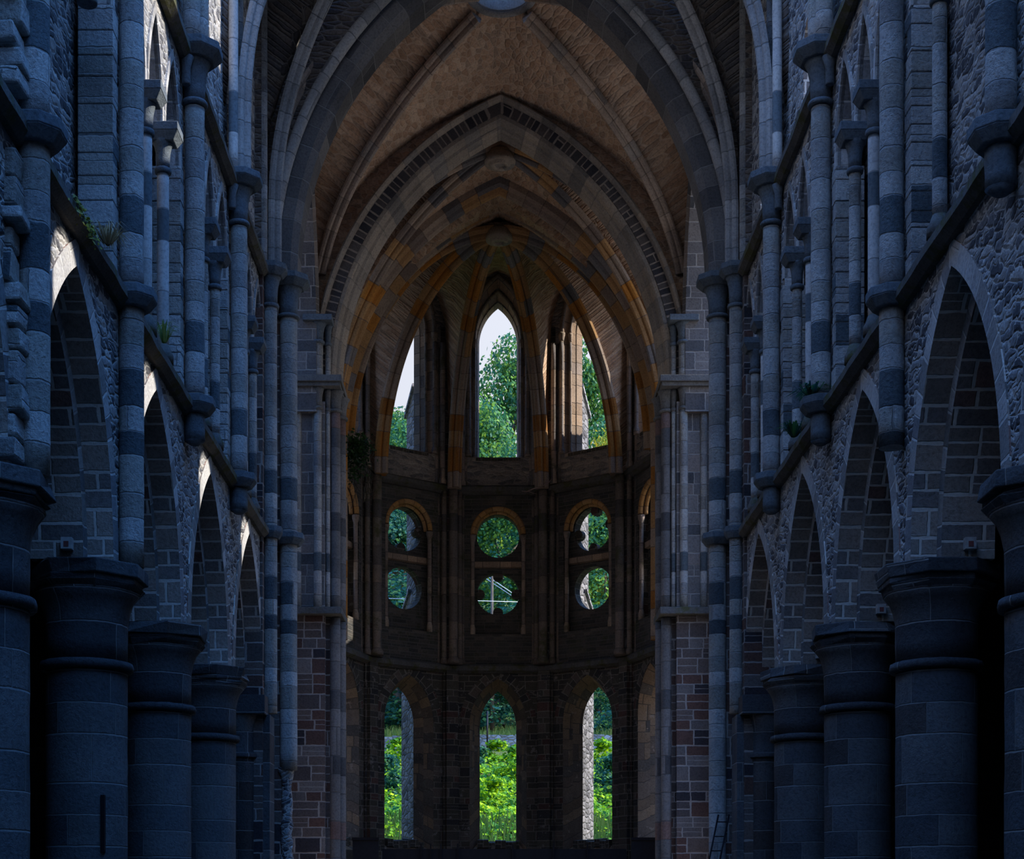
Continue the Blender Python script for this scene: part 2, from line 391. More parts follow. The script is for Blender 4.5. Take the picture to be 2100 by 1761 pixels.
# ------------------------------------------------------------------ mesh helpers
class MB:
    def __init__(self):
        self.v, self.f, self.uv, self.mi, self.sm = [], [], [], [], []

    def face(self, idx, uv=None, mi=0, sm=False):
        self.f.append(tuple(idx))
        self.uv.append(uv)
        self.mi.append(mi)
        self.sm.append(sm)

    def add(self, vs):
        b = len(self.v)
        self.v.extend(Vector(p) for p in vs)
        return b

    # ---- shapes
    def box(self, lo, hi, mi=0, rot=0.0, about=None):
        (x0, y0, z0), (x1, y1, z1) = lo, hi
        vs = [Vector((x, y, z)) for z in (z0, z1) for (x, y) in ((x0, y0), (x1, y0), (x1, y1), (x0, y1))]
        if rot:
            c = Vector(about) if about else Vector(((x0 + x1) / 2, (y0 + y1) / 2, 0))
            R = Matrix.Rotation(rot, 3, 'Z')
            vs = [R @ (p - c) + c for p in vs]
        b = self.add(vs)
        for q in ((0, 1, 2, 3), (4, 5, 6, 7), (0, 1, 5, 4), (1, 2, 6, 5), (2, 3, 7, 6), (3, 0, 4, 7)):
            self.face([b + i for i in q], None, mi)

    def prism(self, poly, z0, z1, mi=0, top=None):
        """vertical prism over an xy polygon; top = another polygon of the same count for a splayed prism"""
        n = len(poly)
        top = top or poly
        b = self.add([(x, y, z0) for x, y in poly] + [(x, y, z1) for x, y in top])
        for i in range(n):
            j = (i + 1) % n
            self.face((b + i, b + j, b + n + j, b + n + i), None, mi)
        self.face([b + i for i in range(n)][::-1], None, mi)
        self.face([b + n + i for i in range(n)], None, mi)

    def lathe(self, c, prof, seg=24, mi=0, jit=0.0, a0=0.0, a1=2 * PI, rnd=None, mis=None, caps=True):
        cx, cy = c
        rnd = rnd or random
        full = abs(a1 - a0 - 2 * PI) < 1e-6
        na = seg if full else seg + 1
        rows, L = [], 0.0
        ref = max(r for r, z in prof)
        for k, (r, z) in enumerate(prof):
            row = []
            for i in range(na):
                a = a0 + (a1 - a0) * i / seg
                rr = r + (rnd.uniform(-jit, jit) if jit and r > 0.01 else 0)
                zz = z + (rnd.uniform(-jit, jit) * 0.6 if jit else 0)
                row.append((cx + rr * math.cos(a), cy + rr * math.sin(a), zz))
            rows.append(self.add(row))
        for k in range(len(prof) - 1):
            m_ = mis[k] if mis else mi
            z0, z1 = prof[k][1], prof[k + 1][1]
            dr = abs(prof[k + 1][0] - prof[k][0])
            va, vb = z0, z1 if abs(z1 - z0) > 1e-4 else z0 + dr
            for i in range(seg):
                j = (i + 1) % na
                ua, ub = a0 + (a1 - a0) * i / seg, a0 + (a1 - a0) * (i + 1) / seg
                self.face((rows[k] + i, rows[k] + j, rows[k + 1] + j, rows[k + 1] + i),
                          ((ua * ref, va), (ub * ref, va), (ub * ref, vb), (ua * ref, vb)), m_, True)
        if full and caps:
            self.face([rows[0] + i for i in range(na)][::-1], None, mi)
            self.face([rows[-1] + i for i in range(na)], None, mi)

    def sweep(self, pts, frames, prof, mis=None, caps=True, sm=False, v0=0.0):
        """prof: closed polygon of (n, b); frames: (N, B, miter) per point"""
        k = len(prof)
        base, L, ls = [], v0, []
        for i, (p, fr) in enumerate(zip(pts, frames)):
            N, B = fr[0], fr[1]
            mt = fr[2] if len(fr) > 2 else 1.0
            if i:
                L += (Vector(p) - Vector(pts[i - 1])).length
            ls.append(L)
            base.append(self.add([Vector(p) + N * (n * mt) + B * b for n, b in prof]))
        per = [0.0]
        for j in range(k):
            a, c = prof[j], prof[(j + 1) % k]
            per.append(per[-1] + math.hypot(a[0] - c[0], a[1] - c[1]))
        for i in range(len(pts) - 1):
            for j in range(k):
                j2 = (j + 1) % k
                self.face((base[i] + j, base[i] + j2, base[i + 1] + j2, base[i + 1] + j),
                          ((per[j], ls[i]), (per[j + 1], ls[i]), (per[j + 1], ls[i + 1]), (per[j], ls[i + 1])),
                          mis[j] if mis else 0, sm)
        if caps:
            self.face([base[0] + j for j in range(k)][::-1], None, mis[0] if mis else 0)
            self.face([base[-1] + j for j in range(k)], None, mis[0] if mis else 0)

    def tube(self, pts, rad, seg=8):
        pts = [Vector(p) for p in pts]
        frames = []
        for i, p in enumerate(pts):
            d = (pts[min(i + 1, len(pts) - 1)] - pts[max(i - 1, 0)]).normalized()
            up = Vector((0, 0, 1)) if abs(d.z) < 0.9 else Vector((1, 0, 0))
            A = d.cross(up).normalized()
            B = d.cross(A).normalized()
            r = rad[i] if isinstance(rad, (list, tuple)) else rad
            frames.append((A * r, B * r))
        prof = [(math.cos(2 * PI * j / seg), math.sin(2 * PI * j / seg)) for j in range(seg)]
        self.sweep(pts, frames, prof, sm=True)

    def plate(self, O, A, T, outline, holes, thick, mi_f=0, mi_s=1, mi_b=None):
        """wall panel: local (a, z) -> O + A*a + Z*z; thickness along T. hole = loop or (front loop, back loop)"""
        O, A, T = Vector(O), Vector(A), Vector(T)
        P = lambda a, z, t: O + A * a + Vector((0, 0, z)) + T * t
        hf = [h[0] if isinstance(h, tuple) else h for h in holes]
        hb = [h[1] if isinstance(h, tuple) else h for h in holes]
        bases = []
        for hs, t in ((hf, 0.0), (hb, thick)):
            loops = [outline] + hs
            b = self.add([P(a, z, t) for lp in loops for a, z in lp])
            flat = [q for lp in loops for q in lp]
            tris = tessellate_polygon([[Vector((a, z, 0)) for a, z in lp] for lp in loops])
            for tr in tris:
                self.face([b + i for i in tr], [(flat[i][0], flat[i][1]) for i in tr], mi_f if t == 0 else (mi_f if mi_b is None else mi_b))
            bases.append(b)
        o = 0
        for li in range(1 + len(holes)):
            lpf = outline if li == 0 else hf[li - 1]
            n = len(lpf)
            d = 0.0
            for i in range(n):
                j = (i + 1) % n
                s = math.hypot(lpf[j][0] - lpf[i][0], lpf[j][1] - lpf[i][1])
                self.face((bases[0] + o + i, bases[0] + o + j, bases[1] + o + j, bases[1] + o + i),
                          ((0, d), (0, d + s), (thick, d + s), (thick, d)), mi_s if (li or True) else mi_f)
                d += s
            o += n

    def build(self, name, mat, parent=None, bevel=0.0, link=True):
        me = bpy.data.meshes.new(name)
        me.from_pydata([tuple(p) for p in self.v], [], self.f)
        mats = mat if isinstance(mat, (list, tuple)) else [mat]
        for m_ in mats:
            me.materials.append(M[m_])
        uvl = me.uv_layers.new(name='UVMap')
        for pi, poly in enumerate(me.polygons):
            poly.material_index = min(self.mi[pi], len(mats) - 1)
            poly.use_smooth = self.sm[pi]
            u = self.uv[pi]
            if u is None:
                n = poly.normal
                if abs(n.z) > 0.75:
                    t1, t2 = Vector((1, 0, 0)), Vector((0, 1, 0))
                else:
                    t1 = Vector((-n.y, n.x, 0)).normalized()
                    t2 = n.cross(t1).normalized()
                    if t2.z < 0:
                        t2 = -t2
                for li in poly.loop_indices:
                    p = me.vertices[me.loops[li].vertex_index].co
                    uvl.data[li].uv = (p.dot(t1), p.dot(t2))
            else:
                for k, li in enumerate(poly.loop_indices):
                    uvl.data[li].uv = u[k]
        bm = bmesh.new()
        bm.from_mesh(me)
        bmesh.ops.recalc_face_normals(bm, faces=bm.faces)
        bm.to_mesh(me)
        bm.free()
        o = bpy.data.objects.new(name, me)
        COL.objects.link(o)
        if parent is not None:
            o.parent = parent
            o.matrix_parent_inverse = Matrix.Translation(-parent.location)
        if bevel:
            md = o.modifiers.new('bevel', 'BEVEL')
            md.width = bevel
            md.segments = 2
            md.limit_method = 'ANGLE'
        return o


def tag(o, label=None, cat=None, group=None, kind=None):
    if label:
        o['label'] = label
    if cat:
        o['category'] = cat
    if group:
        o['group'] = group
    if kind:
        o['kind'] = kind
    return o


def thing(name, loc, label, cat, group=None, kind=None):
    o = bpy.data.objects.new(name, None)
    COL.objects.link(o)
    o.location = loc
    o.empty_display_size = 0.2
    return tag(o, label, cat, group, kind)


def arc_points(hs, R, z0, n=14, off=0.0, c0=0.0):
    """pointed arch from left spring over the apex to the right spring: (a, z, na, nz, miter)"""
    c = R - hs
    h = math.sqrt(max(R * R - c * c, 1e-6))
    th = math.atan2(h, c)   # angle at apex seen from the centre (left arc's centre is at +c)
    L = []
    for i in range(n + 1):
        t = th * i / n
        na, nz = -math.cos(t), math.sin(t)
        a, z = c + (R + off) * na, z0 + (R + off) * nz
        L.append([c0 + a, z, na, nz, 1.0])
    L[-1] = [c0 + 0.0, z0 + h + off * R / h, 0.0, 1.0, R / h]
    Rr = [[2 * c0 - a, z, -na, nz, m_] for a, z, na, nz, m_ in L[:-1]][::-1]
    return L + Rr


def loop_arch(hs, R, zs, zb, n=12, c0=0.0):
    """closed loop (a,z): jambs down to zb"""
    return [(c0 - hs, zb)] + [(p[0], p[1]) for p in arc_points(hs, R, zs, n, 0.0, c0)] + [(c0 + hs, zb)]


def R_for(hs, rise):
    return (hs * hs + rise * rise) / (2 * hs)


def arch_sweep(mb, O, A, B, hs, R, z0, prof, mis=None, zb=None, n=16, c0=0.0, sm=False):
    """prof (n, b): n outward from the intrados, b along B. A = horizontal direction of the arch plane"""
    O, A, B = Vector(O), Vector(A), Vector(B)
    ap = arc_points(hs, R, z0, n, 0.0, c0)
    if zb is not None:
        k = max(1, int((z0 - zb) / 0.6))
        pre = [[c0 - hs, zb + (z0 - zb) * i / k, -1.0, 0.0, 1.0] for i in range(k)]
        post = [[c0 + hs, zb + (z0 - zb) * i / k, 1.0, 0.0, 1.0] for i in range(k)][::-1]
        ap = pre + ap + post
    pts = [O + A * a + Vector((0, 0, z)) for a, z, na, nz, mt in ap]
    fr = [(A * na + Vector((0, 0, nz)), B, mt) for a, z, na, nz, mt in ap]
    mb.sweep(pts, fr, prof, mis, sm=sm)


def circle_loop(r, cz, n=40, c0=0.0, sq=1.0):
    return [(c0 + r * math.cos(2 * PI * i / n), cz + r * sq * math.sin(2 * PI * i / n)) for i in range(n)]


def roll(r, n0=0.0, b0=0.0, k=10):
    return [(n0 + r * math.cos(2 * PI * i / k), b0 + r * math.sin(2 * PI * i / k)) for i in range(k)]


X_, Y_, Z_ = Vector((1, 0, 0)), Vector((0, 1, 0)), Vector((0, 0, 1))
RY = [11.10, 15.25, 19.40, 23.55, 27.70, 31.85]     # stations of the nave bays
BAYS = [(RY[i] + RY[i + 1]) / 2 for i in range(5)]
ORD = ['nearest', 'second', 'third', 'fourth', 'fifth', 'sixth']
SIDE = {-1: 'left', 1: 'right'}
WX = 4.92          # nave wall face
ZS, ZU = 9.33, 14.62   # lower and upper string courses

# ------------------------------------------------------------------ ground and floor
mb = MB()
mb.box((-30, -20, -0.3), (30, 56, 0.0))
tag(mb.build('floor', 'ground'), 'dark earth floor of the roofless nave', 'floor', kind='structure')
mb = MB()  # pale ground added out of view to bounce sun into the vaults
mb.box((-15, 32.1, 0.0), (-4.4, 39.9, 0.04))
mb.box((4.4, 32.1, 0.0), (24, 39.9, 0.04))
mb.box((-4.9, 40.2, 0.0), (4.9, 45.4, 0.04))
mb.box((6.0, 39.9, 0.0), (24, 45.4, 0.04))
tag(mb.build('floor_bounce', 'gravel'), 'pale gravel ground added out of view to bounce sun into the vaults', 'floor', kind='structure')

# hillside behind the apse
def hill_z(y, x=0.0):
    k = [(54, 0.5), (60, 2.6), (66, 4.9), (85, 10.2), (86.5, 10.5), (98, 12.8), (125, 22.5), (160, 36.0), (230, 44.0)]
    for (a, za), (b, zb) in zip(k, k[1:]):
        if y <= b:
            t = max(0, (y - a) / (b - a))
            return za + (zb - za) * t
    return 44.0

mb = MB()
ys = [53 + i * 2.5 for i in range(71)]
xs = [-60 + i * 5 for i in range(25)]
rg = random.Random(3)
b0 = mb.add([(x, y, hill_z(y) + (rg.uniform(-.25, .25) if y > 62 else 0)) for y in ys for x in xs])
for i in range(len(ys) - 1):
    for j in range(len(xs) - 1):
        a = b0 + i * len(xs) + j
        mb.face((a, a + 1, a + len(xs) + 1, a + len(xs)), None, 0, True)
tag(mb.build('hillside_terrain', 'soil'), 'grassy hillside rising behind the ruined apse', 'hillside', kind='structure')


# ------------------------------------------------------------------ nave side walls
def arch_notch(cs, hs, R, z0, y0, y1, top):
    """outline with arches cut from below, in (y, z)"""
    o = [(y0, z0)]
    for c in cs:
        o += [(p[0], p[1]) for p in arc_points(hs, R, z0, 14, 0.0, c)]
    o += [(y1, z0), (y1, top), (y0, top)]
    return o


HSO, RISE = 1.68, 2.95
RO = R_for(HSO, RISE)
TR = 0.27               # voussoir ring
HSI = 1.48
TRI_HS = 0.50

def tri_hole(y0, y1):
    """triple pointed arcade of one bay's gallery: cusps stand on the two colonnettes"""
    ja, jb = y0 + 0.38, y1 - 0.38
    c = (y0 + y1) / 2
    a, b = c - 0.55, c + 0.55
    zsp = 12.72
    o = [(ja, 9.45)]
    for (p, q) in ((ja, a - 0.11), (a + 0.11, b - 0.11), (b + 0.11, jb)):
        hs = (q - p) / 2
        o += [(k[0], k[1]) for k in arc_points(hs, R_for(hs, 1.32), zsp, 8, 0.0, (p + q) / 2)]
    o.append((jb, 9.45))
    return o


for s in (-1, 1):
    nm = SIDE[s]
    T = X_ * s
    wall = thing('wall_' + nm, (s * 5.3, 20, 0), 'roofless %s side wall of the nave in three storeys of rubble' % nm, 'wall', kind='structure')
    # spandrels over the arcade
    mb = MB()
    ol = arch_notch(BAYS, HSO + TR, RO + TR, 5.86, RY[0] - 2.0, 31.3, ZS - 0.05)
    mb.plate((s * WX, 0, 0), Y_, T, ol, [], 0.9)
    mb.build('spandrel', ['rubble', 'soffit'], wall)
    # gallery storey
    mb = MB()
    holes = [tri_hole(RY[i], RY[i + 1]) for i in range(5)]
    ol = [(RY[0] - 2.0, ZS - 0.05), (31.3, ZS - 0.05), (31.3, ZU), (RY[0] - 2.0, ZU)]
    mb.plate((s * (WX + 0.02), 0, 0), Y_, T, ol, holes, 0.34)
    mb.build('gallery_front', ['rubble', 'voussoir'], wall)
    mb = MB()
    holes = []
    for c in BAYS:
        holes.append(loop_arch(0.42, R_for(0.42, 0.95), 11.6, 9.6, 8, c))
    mb.plate((s * (WX + 0.5), 0, 0), Y_, T, ol, holes, 0.35)
    mb.plate((s * (WX + 1.75), 0, 0), Y_, T, ol, [], 0.2)
    mb.build('gallery_back', ['rubble', 'soffit'], wall)
    # upper storey with small lancets, stepped ruin line on top
    mb = MB()
    holes = []
    if s > 0:  # hidden openings put in so sun patches land on the left wall
        for i in (1, 2, 3, 4):
            holes.append(loop_arch(0.52, R_for(0.52, 0.55), 15.95, 15.1, 6, BAYS[i] - 0.05))
        holes.append([(20.6, 19.4), (22.7, 19.4), (22.8, 21.6), (21.9, 22.4), (20.8, 22.2)])
    else:
        for i in (1, 2, 3):
            holes.append(loop_arch(0.50, R_for(0.50, 0.9), 17.6, 15.6, 6, BAYS[i]))
    top = [(31.3, 23.6), (27.2, 23.6), (26.0, 23.1), (24.2, 23.3), (21.0, 23.0), (17.0, 23.3), (13.0, 23.0), (9.1, 23.3)]
    mb.plate((s * (WX + 0.10), 0, 0), Y_, T, [(RY[0] - 2.0, ZU), (31.3, ZU)] + top, holes, 0.45)
    mb.build('clerestory', ['rubble', 'soffit'], wall)
    # plain wall running on behind the viewpoint
    mb = MB()
    mb.box((s * 5.0 if s > 0 else -5.9, -14, 0), (5.9 if s > 0 else -5.0, RY[0] - 2.0, 20))
    mb.build('west_stretch', 'rubble', wall)
    # aisle: outer wall and its covering slab
    mb = MB()
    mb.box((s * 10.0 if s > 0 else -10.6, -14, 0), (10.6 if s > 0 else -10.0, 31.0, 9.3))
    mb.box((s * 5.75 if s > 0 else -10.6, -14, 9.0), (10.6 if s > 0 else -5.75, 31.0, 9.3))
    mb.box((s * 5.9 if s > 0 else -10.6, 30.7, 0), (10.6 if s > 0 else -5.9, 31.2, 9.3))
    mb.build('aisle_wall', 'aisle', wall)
mb = MB()
mb.box((-11, -14.8, 0), (11, -14, 20))
tag(mb.build('wall_west', 'rubble'), 'plain end wall of the nave behind the viewpoint', 'wall', kind='structure')

# ------------------------------------------------------------------ arcade: piers, arches
def pier(s, y, label, cat='pier'):
    x = s * 5.33
    t = thing('round_pier', (x, y, 0), label, cat, 'round piers of the nave arcade')
    rg = random.Random(int(y * 10) + s)
    zc = 4.62
    mb = MB()
    prof = [(0.66, 0.0), (0.66, 0.35), (0.56, 0.55)] + [(0.5, 0.6 + (zc - 0.66) * i / 20) for i in range(21)]
    mb.lathe((x, y), prof, 36, jit=0.004, rnd=rg)
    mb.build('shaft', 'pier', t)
    mb = MB()
    mb.lathe((x, y), [(0.5, zc - 0.06), (0.565, zc - 0.05), (0.575, zc), (0.56, zc + 0.05), (0.5, zc + 0.06)], 36, jit=0.006, rnd=rg)
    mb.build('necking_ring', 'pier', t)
    mb = MB()
    mb.lathe((x, y), [(0.5, zc + 0.05), (0.5, zc + 0.3), (0.505, zc + 0.55), (0.53, zc + 0.7), (0.58, zc + 0.82), (0.66, zc + 0.92)], 36, jit=0.006, rnd=rg)
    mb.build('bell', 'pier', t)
    mb = MB()
    def octa(r, k=0.42):
        return [(x + dx * r, y + dy * r) for dx, dy in ((1, -k), (1, k), (k, 1), (-k, 1), (-1, k), (-1, -k), (-k, -1), (k, -1))]
    mb.prism(octa(0.60), zc + 0.90, zc + 1.0, top=octa(0.68))
    mb.prism(octa(0.66), zc + 1.0, zc + 1.07)
    mb.prism(octa(0.71), zc + 1.07, zc + 1.24)
    # chipped edge: pull a few corners in
    for i in range(len(mb.v)):
        if rg.random() < 0.25:
            mb.v[i] += Vector((x - mb.v[i].x, y - mb.v[i].y, 0)) * rg.uniform(0.04, 0.12) + Vector((0, 0, rg.uniform(-.03, .01)))
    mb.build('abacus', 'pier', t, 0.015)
    return t


PL = {-1: {1: 'round blue-grey stone pier at the left edge, only its right half in view',
           2: 'broad round stone pier on the left with broken abacus and a dark iron strip',
           3: 'round stone pier second behind the one with the iron strip on the left',
           4: 'dark round stone pier beside the left crossing, rearmost full one of its row'},
      1: {1: 'round blue-grey stone pier at the right edge, cut off by the frame',
          2: 'broad round stone pier on the right with a ragged overhanging abacus',
          3: 'round stone pier on the right behind the one with ragged abacus',
          4: 'dark narrow-looking round pier on the right beside the engaged corner respond'}}
PL[-1][3] = 'round stone pier directly behind the iron-strip pier on the left'
for s in (-1, 1):
    for i in (1, 2, 3, 4):
        pier(s, RY[i], PL[s][i])
    pier(s, RY[0], 'round stone pier nearest the viewpoint, just past the %s picture edge' % SIDE[s])

for s in (-1, 1):
    for i, c in enumerate(BAYS):
        t = thing('arcade_arch', (s * 5.3, c, 5.86),
                  '%s pointed arch of the %s arcade, counted from the front' % (ORD[i], SIDE[s]), 'arch', 'pointed arches of the nave arcade')
        mb = MB()
        # n outward, b along +X*s
        prof = [(0.0, -0.02), (TR, -0.02), (TR, 0.30), (0.0, 0.30)]
        arch_sweep(mb, (s * WX, 0, 0), Y_, X_ * s, HSO, RO, 5.86, prof, [0, 1, 1, 1], n=18, c0=c)
        mb.build('outer_order', ['voussoir', 'soffit'], t)
        mb = MB()
        prof = [(0.0, 0.30), (0.44, 0.30), (0.44, 0.95), (0.0, 0.95)]
        arch_sweep(mb, (s * WX, 0, 0), Y_, X_ * s, HSI, RO - (HSO - HSI), 5.86, prof, [1, 1, 1, 0], n=18, c0=c)
        mb.build('inner_order', ['soffit', 'voussoir'], t)


# ------------------------------------------------------------------ wall shafts between the bays
def half_oct(x, y, s, r, k=0.45):
    """abacus polygon whose back lies in the wall"""
    f = -s
    return [(x + s * 0.35, y - r), (x + s * 0.35, y + r), (x + f * r * k, y + r), (x + f * r, y + r * k), (x + f * r, y - r * k), (x + f * r * k, y - r)]


def ring_cap(x, y, s, z, r, t, name='ring'):
    mb = MB()
    mb.prism(half_oct(x, y, s, r * 0.72), z - 0.24, z - 0.12, top=half_oct(x, y, s, r))
    mb.prism(half_oct(x, y, s, r), z - 0.12, z)
    return mb.build(name, 'cap', t, 0.012)


def capital(x, y, s, z1, r, h, t, name='capital', flare=1.7, ring=True, mat='cap'):
    mb = MB()
    z0 = z1 - h
    pr = [(r, z0), (r * 1.03, z0 + h * .3), (r * 1.12, z0 + h * .6), (r * 1.35, z0 + h * .85), (r * flare, z0 + h)]
    mb.lathe((x, y), pr, 20)
    if ring:
        mb.lathe((x, y), [(r, z0 - .07), (r * 1.25, z0 - .055), (r * 1.3, z0 - .02), (r * 1.2, z0 + .01), (r, z0 + .02)], 20)
    return mb.build(name, mat, t)


SHX = 4.77
for s in (-1, 1):
    for i in (1, 2, 3, 4):
        y = RY[i]
        x = s * SHX
        nxt = {1: 'nearest', 2: 'second', 3: 'third', 4: 'fourth'}[i]
        long_ = (s < 0 and i in (1, 2)) or (s > 0 and i == 2)
        how = {(-1, 1): 'thick pale wall shaft at the left picture edge above the foremost pier',
               (-1, 2): 'pale wall shaft on the left running down to the pier with the iron strip',
               (-1, 3): 'left wall shaft ending in a short corbel below the ring, nearer of two',
               (-1, 4): 'left wall shaft ending in a short corbel, the one next to the crossing',
               (1, 1): 'pale blue-lit wall shaft at the upper right edge of the picture',
               (1, 2): 'right wall shaft with dark collar and sawn-off lower end beside the arch',
               (1, 3): 'right wall shaft with many dark drums and a mossy ring at its foot',
               (1, 4): 'right wall shaft nearest the crossing, standing on a short corbel'}[(s, i)]
        t = thing('wall_shaft', (x, y, 5.86), how, 'shaft', 'wall shafts between the nave bays')
        rg = random.Random(i * 7 + s)
        r = 0.155
        zb = 5.88 if s < 0 and i in (1, 2) else (7.38 if (s > 0 and i == 2) else ZS - 0.62)
        mb = MB()
        nseg = max(3, int((ZS - .24 - zb) / 0.3))
        mb.lathe((x, y), [(r, zb + (ZS - .22 - zb) * k / nseg) for k in range(nseg + 1)], 20, jit=0.004, rnd=rg)
        if zb > ZS - 1:
            mb.lathe((x, y), [(0.07, zb - 0.06), (r, zb)], 20)
        mb.build('lower_shaft' if zb < ZS - 1 else 'corbel', 'shaft' if zb < ZS - 1 else 'cap', t)
        ring_cap(x, y, s, ZS + 0.02, 0.30, t)
        mb = MB()
        zt = ZU - 0.85
        mb.lathe((x, y), [(r * 0.97, ZS + (zt - ZS) * k / 16) for k in range(17)], 20, jit=0.004, rnd=rg)
        mb.build('upper_shaft', 'shaft', t)
        capital(x, y, s, ZU - 0.14, 0.155, 0.62, t)
        for dy in (-0.26, 0.26):   # small corbelled shoulders beside the bell
            mb = MB()
            mb.lathe((x + s * 0.08, y + dy), [(0.06, ZU - .62), (0.07, ZU - .6), (0.07, ZU - .35), (0.12, ZU - .2)], 12)
            mb.build('shoulder', 'cap', t)
        ring_cap(x, y, s, ZU + 0.08, 0.40, t, 'abacus')

# ------------------------------------------------------------------ colonnettes of the gallery
def colonnette(s, y, mat, label, shaft=True, cap=True):
    x = s * 4.93
    t = thing('gallery_colonnette', (x, y, 9.4), label, 'colonnette', 'gallery colonnettes')
    r = 0.085
    if shaft:
        mb = MB()
        mb.lathe((x, y), [(0.15, 9.35), (0.15, 9.47), (0.12, 9.52), (r, 9.62)], 18)
        mb.build('base', 'string', t)
        mb = MB()
        mb.lathe((x, y), [(r, 9.6 + (12.1 - 9.6) * k / 12) for k in range(13)], 18)
        mb.build('shaft', mat, t)
    if cap:
        capital(x, y, s, 12.5, 0.092, 0.38, t, 'bell', 1.75)
        mb = MB()
        q = 0.20
        sq = lambda k: [(x - k, y - k), (x + k, y - k), (x + k, y + k), (x - k, y + k)]
        sx = lambda k: [(x - k * (1.25 if s > 0 else 1), y - k), (x + k * (1.25 if s < 0 else 1), y - k), (x + k * (1.25 if s < 0 else 1), y + k), (x - k * (1.25 if s > 0 else 1), y + k)]
        mb.prism(sx(q * .7), 12.48, 12.60, top=sx(q * .98))
        mb.prism(sx(q), 12.60, 12.72)
        mb.build('abacus', 'cap', t, 0.01)
    return t


CL = {(-1, 2, 0): ('shaft_clean', 'smooth pale colonnette on the left below the sunlit niche, nearer of the pair'),
      (-1, 2, 1): ('shaft_clean', 'thin pale colonnette on the left below the sunlit niche, farther of the pair'),
      (-1, 3, 0): ('shaft', 'tan lower colonnette in the middle left gallery bay, nearer of its pair'),
      (-1, 3, 1): ('shaft', 'short pitted colonnette in the middle left gallery bay, farther of its pair'),
      (-1, 4, 0): ('shaft', 'dark topped colonnette in the left bay beside the crossing, nearer of its pair'),
      (-1, 4, 1): ('shaft', 'thin colonnette in the left bay beside the crossing, farther of its pair'),
      (1, 2, 0): ('shaft_clean', 'brightest blue-white colonnette on the right with a broken dark capital'),
      (1, 2, 1): ('shaft', 'thin rough colonnette on the right with a wide angular capital'),
      (1, 3, 0): ('shaft_clean', 'smooth whitish colonnette on the right with one dark band, middle bay'),
      (1, 3, 1): ('shaft', 'rough short colonnette on the right in the middle bay, farther of its pair'),
      (1, 4, 0): ('shaft_clean', 'small pale colonnette on the right in the bay beside the crossing'),
      (1, 4, 1): ('shaft', 'rearmost small colonnette on the right beside the crossing')}
for (s, b, k), (mt, lb) in CL.items():
    colonnette(s, BAYS[b] + (-0.55 if k == 0 else 0.55), mt, lb)
colonnette(1, BAYS[1] + 0.55, 'shaft', 'rough colonnette at upper right whose capital meets the top of the picture')
colonnette(1, BAYS[1] - 0.55, 'shaft', 'dark capital hanging without a shaft near the upper right edge', shaft=False)
colonnette(-1, BAYS[1] + 0.55, 'shaft', 'dark capital hanging without a shaft near the upper left edge', shaft=False)
colonnette(-1, BAYS[1] - 0.55, 'shaft', 'broken-off capital over the dark doorway at the upper left', shaft=False)

# moulded arch ribs of the gallery arcade
for s in (-1, 1):
    for i in (1, 2, 3, 4):
        y0, y1 = RY[i], RY[i + 1]
        c = BAYS[i]
        t = thing('gallery_arcade', (s * 4.95, c, 12.7), '%s triple pointed blind arcade in the %s gallery, counted from the front' % (ORD[i - 1], SIDE[s]),
                  'arcade', 'gallery arcades')
        a, b = c - 0.55, c + 0.55
        for (p, q) in ((y0 + .38, a - .11), (a + .11, b - .11), (b + .11, y1 - .38)):
            hs = (q - p) / 2
            mb = MB()
            arch_sweep(mb, (s * (WX + .02), 0, 0), Y_, X_ * s, hs, R_for(hs, 1.32), 12.72, [(0, -.03), (.10, -.03), (.10, .04), (.03, .07), (0, .05)], n=8, c0=(p + q) / 2)
            mb.build('arch_moulding', 'voussoir', t)
        for y, d in ((y0 + .38, 1), (y1 - .38, -1)):
            mb = MB()
            rg = random.Random(i * 11 + s)
            z = 9.4
            while z < 12.6:
                h = rg.uniform(.2, .36)
                w = rg.uniform(.16, .30)
                ya, yb = sorted((y - d * w, y + d * 0.02))
                xa, xb = sorted((s * (WX - .015), s * (WX + .42)))
                mb.box((xa, ya, z), (xb, yb, min(z + h - .01, 12.72)))
                z += h
            mb.build('jamb', 'shaft', t, 0.012)

t = thing('broken_toothing', (-5.0, 14.9, 6.0), 'ragged stub of rough projecting courses at the left picture edge', 'masonry')
rgt = random.Random(3)
z = 5.95
while z < 13.6:
    h = rgt.uniform(.16, .34)
    mb = MB()
    xo = -4.74 - rgt.uniform(0, .12)
    yo = 14.78 + rgt.uniform(-.06, .08)
    mb.box((-5.2, yo, z), (xo, 15.12, z + h - .025))
    for i in range(len(mb.v)):
        mb.v[i] += Vector((rgt.uniform(-.02, .02), rgt.uniform(-.02, .02), rgt.uniform(-.015, .015)))
    if not ZS - .5 < z < ZS + .1:
        mb.build('rough_course', 'shaft', t, .03)
    z += h

# ------------------------------------------------------------------ string courses
def string_course(s, z, y0, y1, label, mat='string', proj=0.17, hh=0.27):
    mb = MB()
    f = -s
    prof = [(0, 0), (proj * .55, .0), (proj, -.09), (proj, -hh + .08), (proj * .45, -hh), (0, -hh)]
    k = int((y1 - y0) / 0.4)
    rg = random.Random(int(z * 100 + s + y0))
    pts, fr = [], []
    for i in range(k + 1):
        p = (s * WX, y0 + (y1 - y0) * i / k, z + rg.uniform(-.008, .008))
        pts.append(p)
        fr.append((X_ * f * rg.uniform(.93, 1.04), Z_))
    mb.sweep(pts, fr, [(n, b) for n, b in prof])
    o = mb.build('string_course', mat)
    return tag(o, label, 'string course', 'string courses of the nave walls')


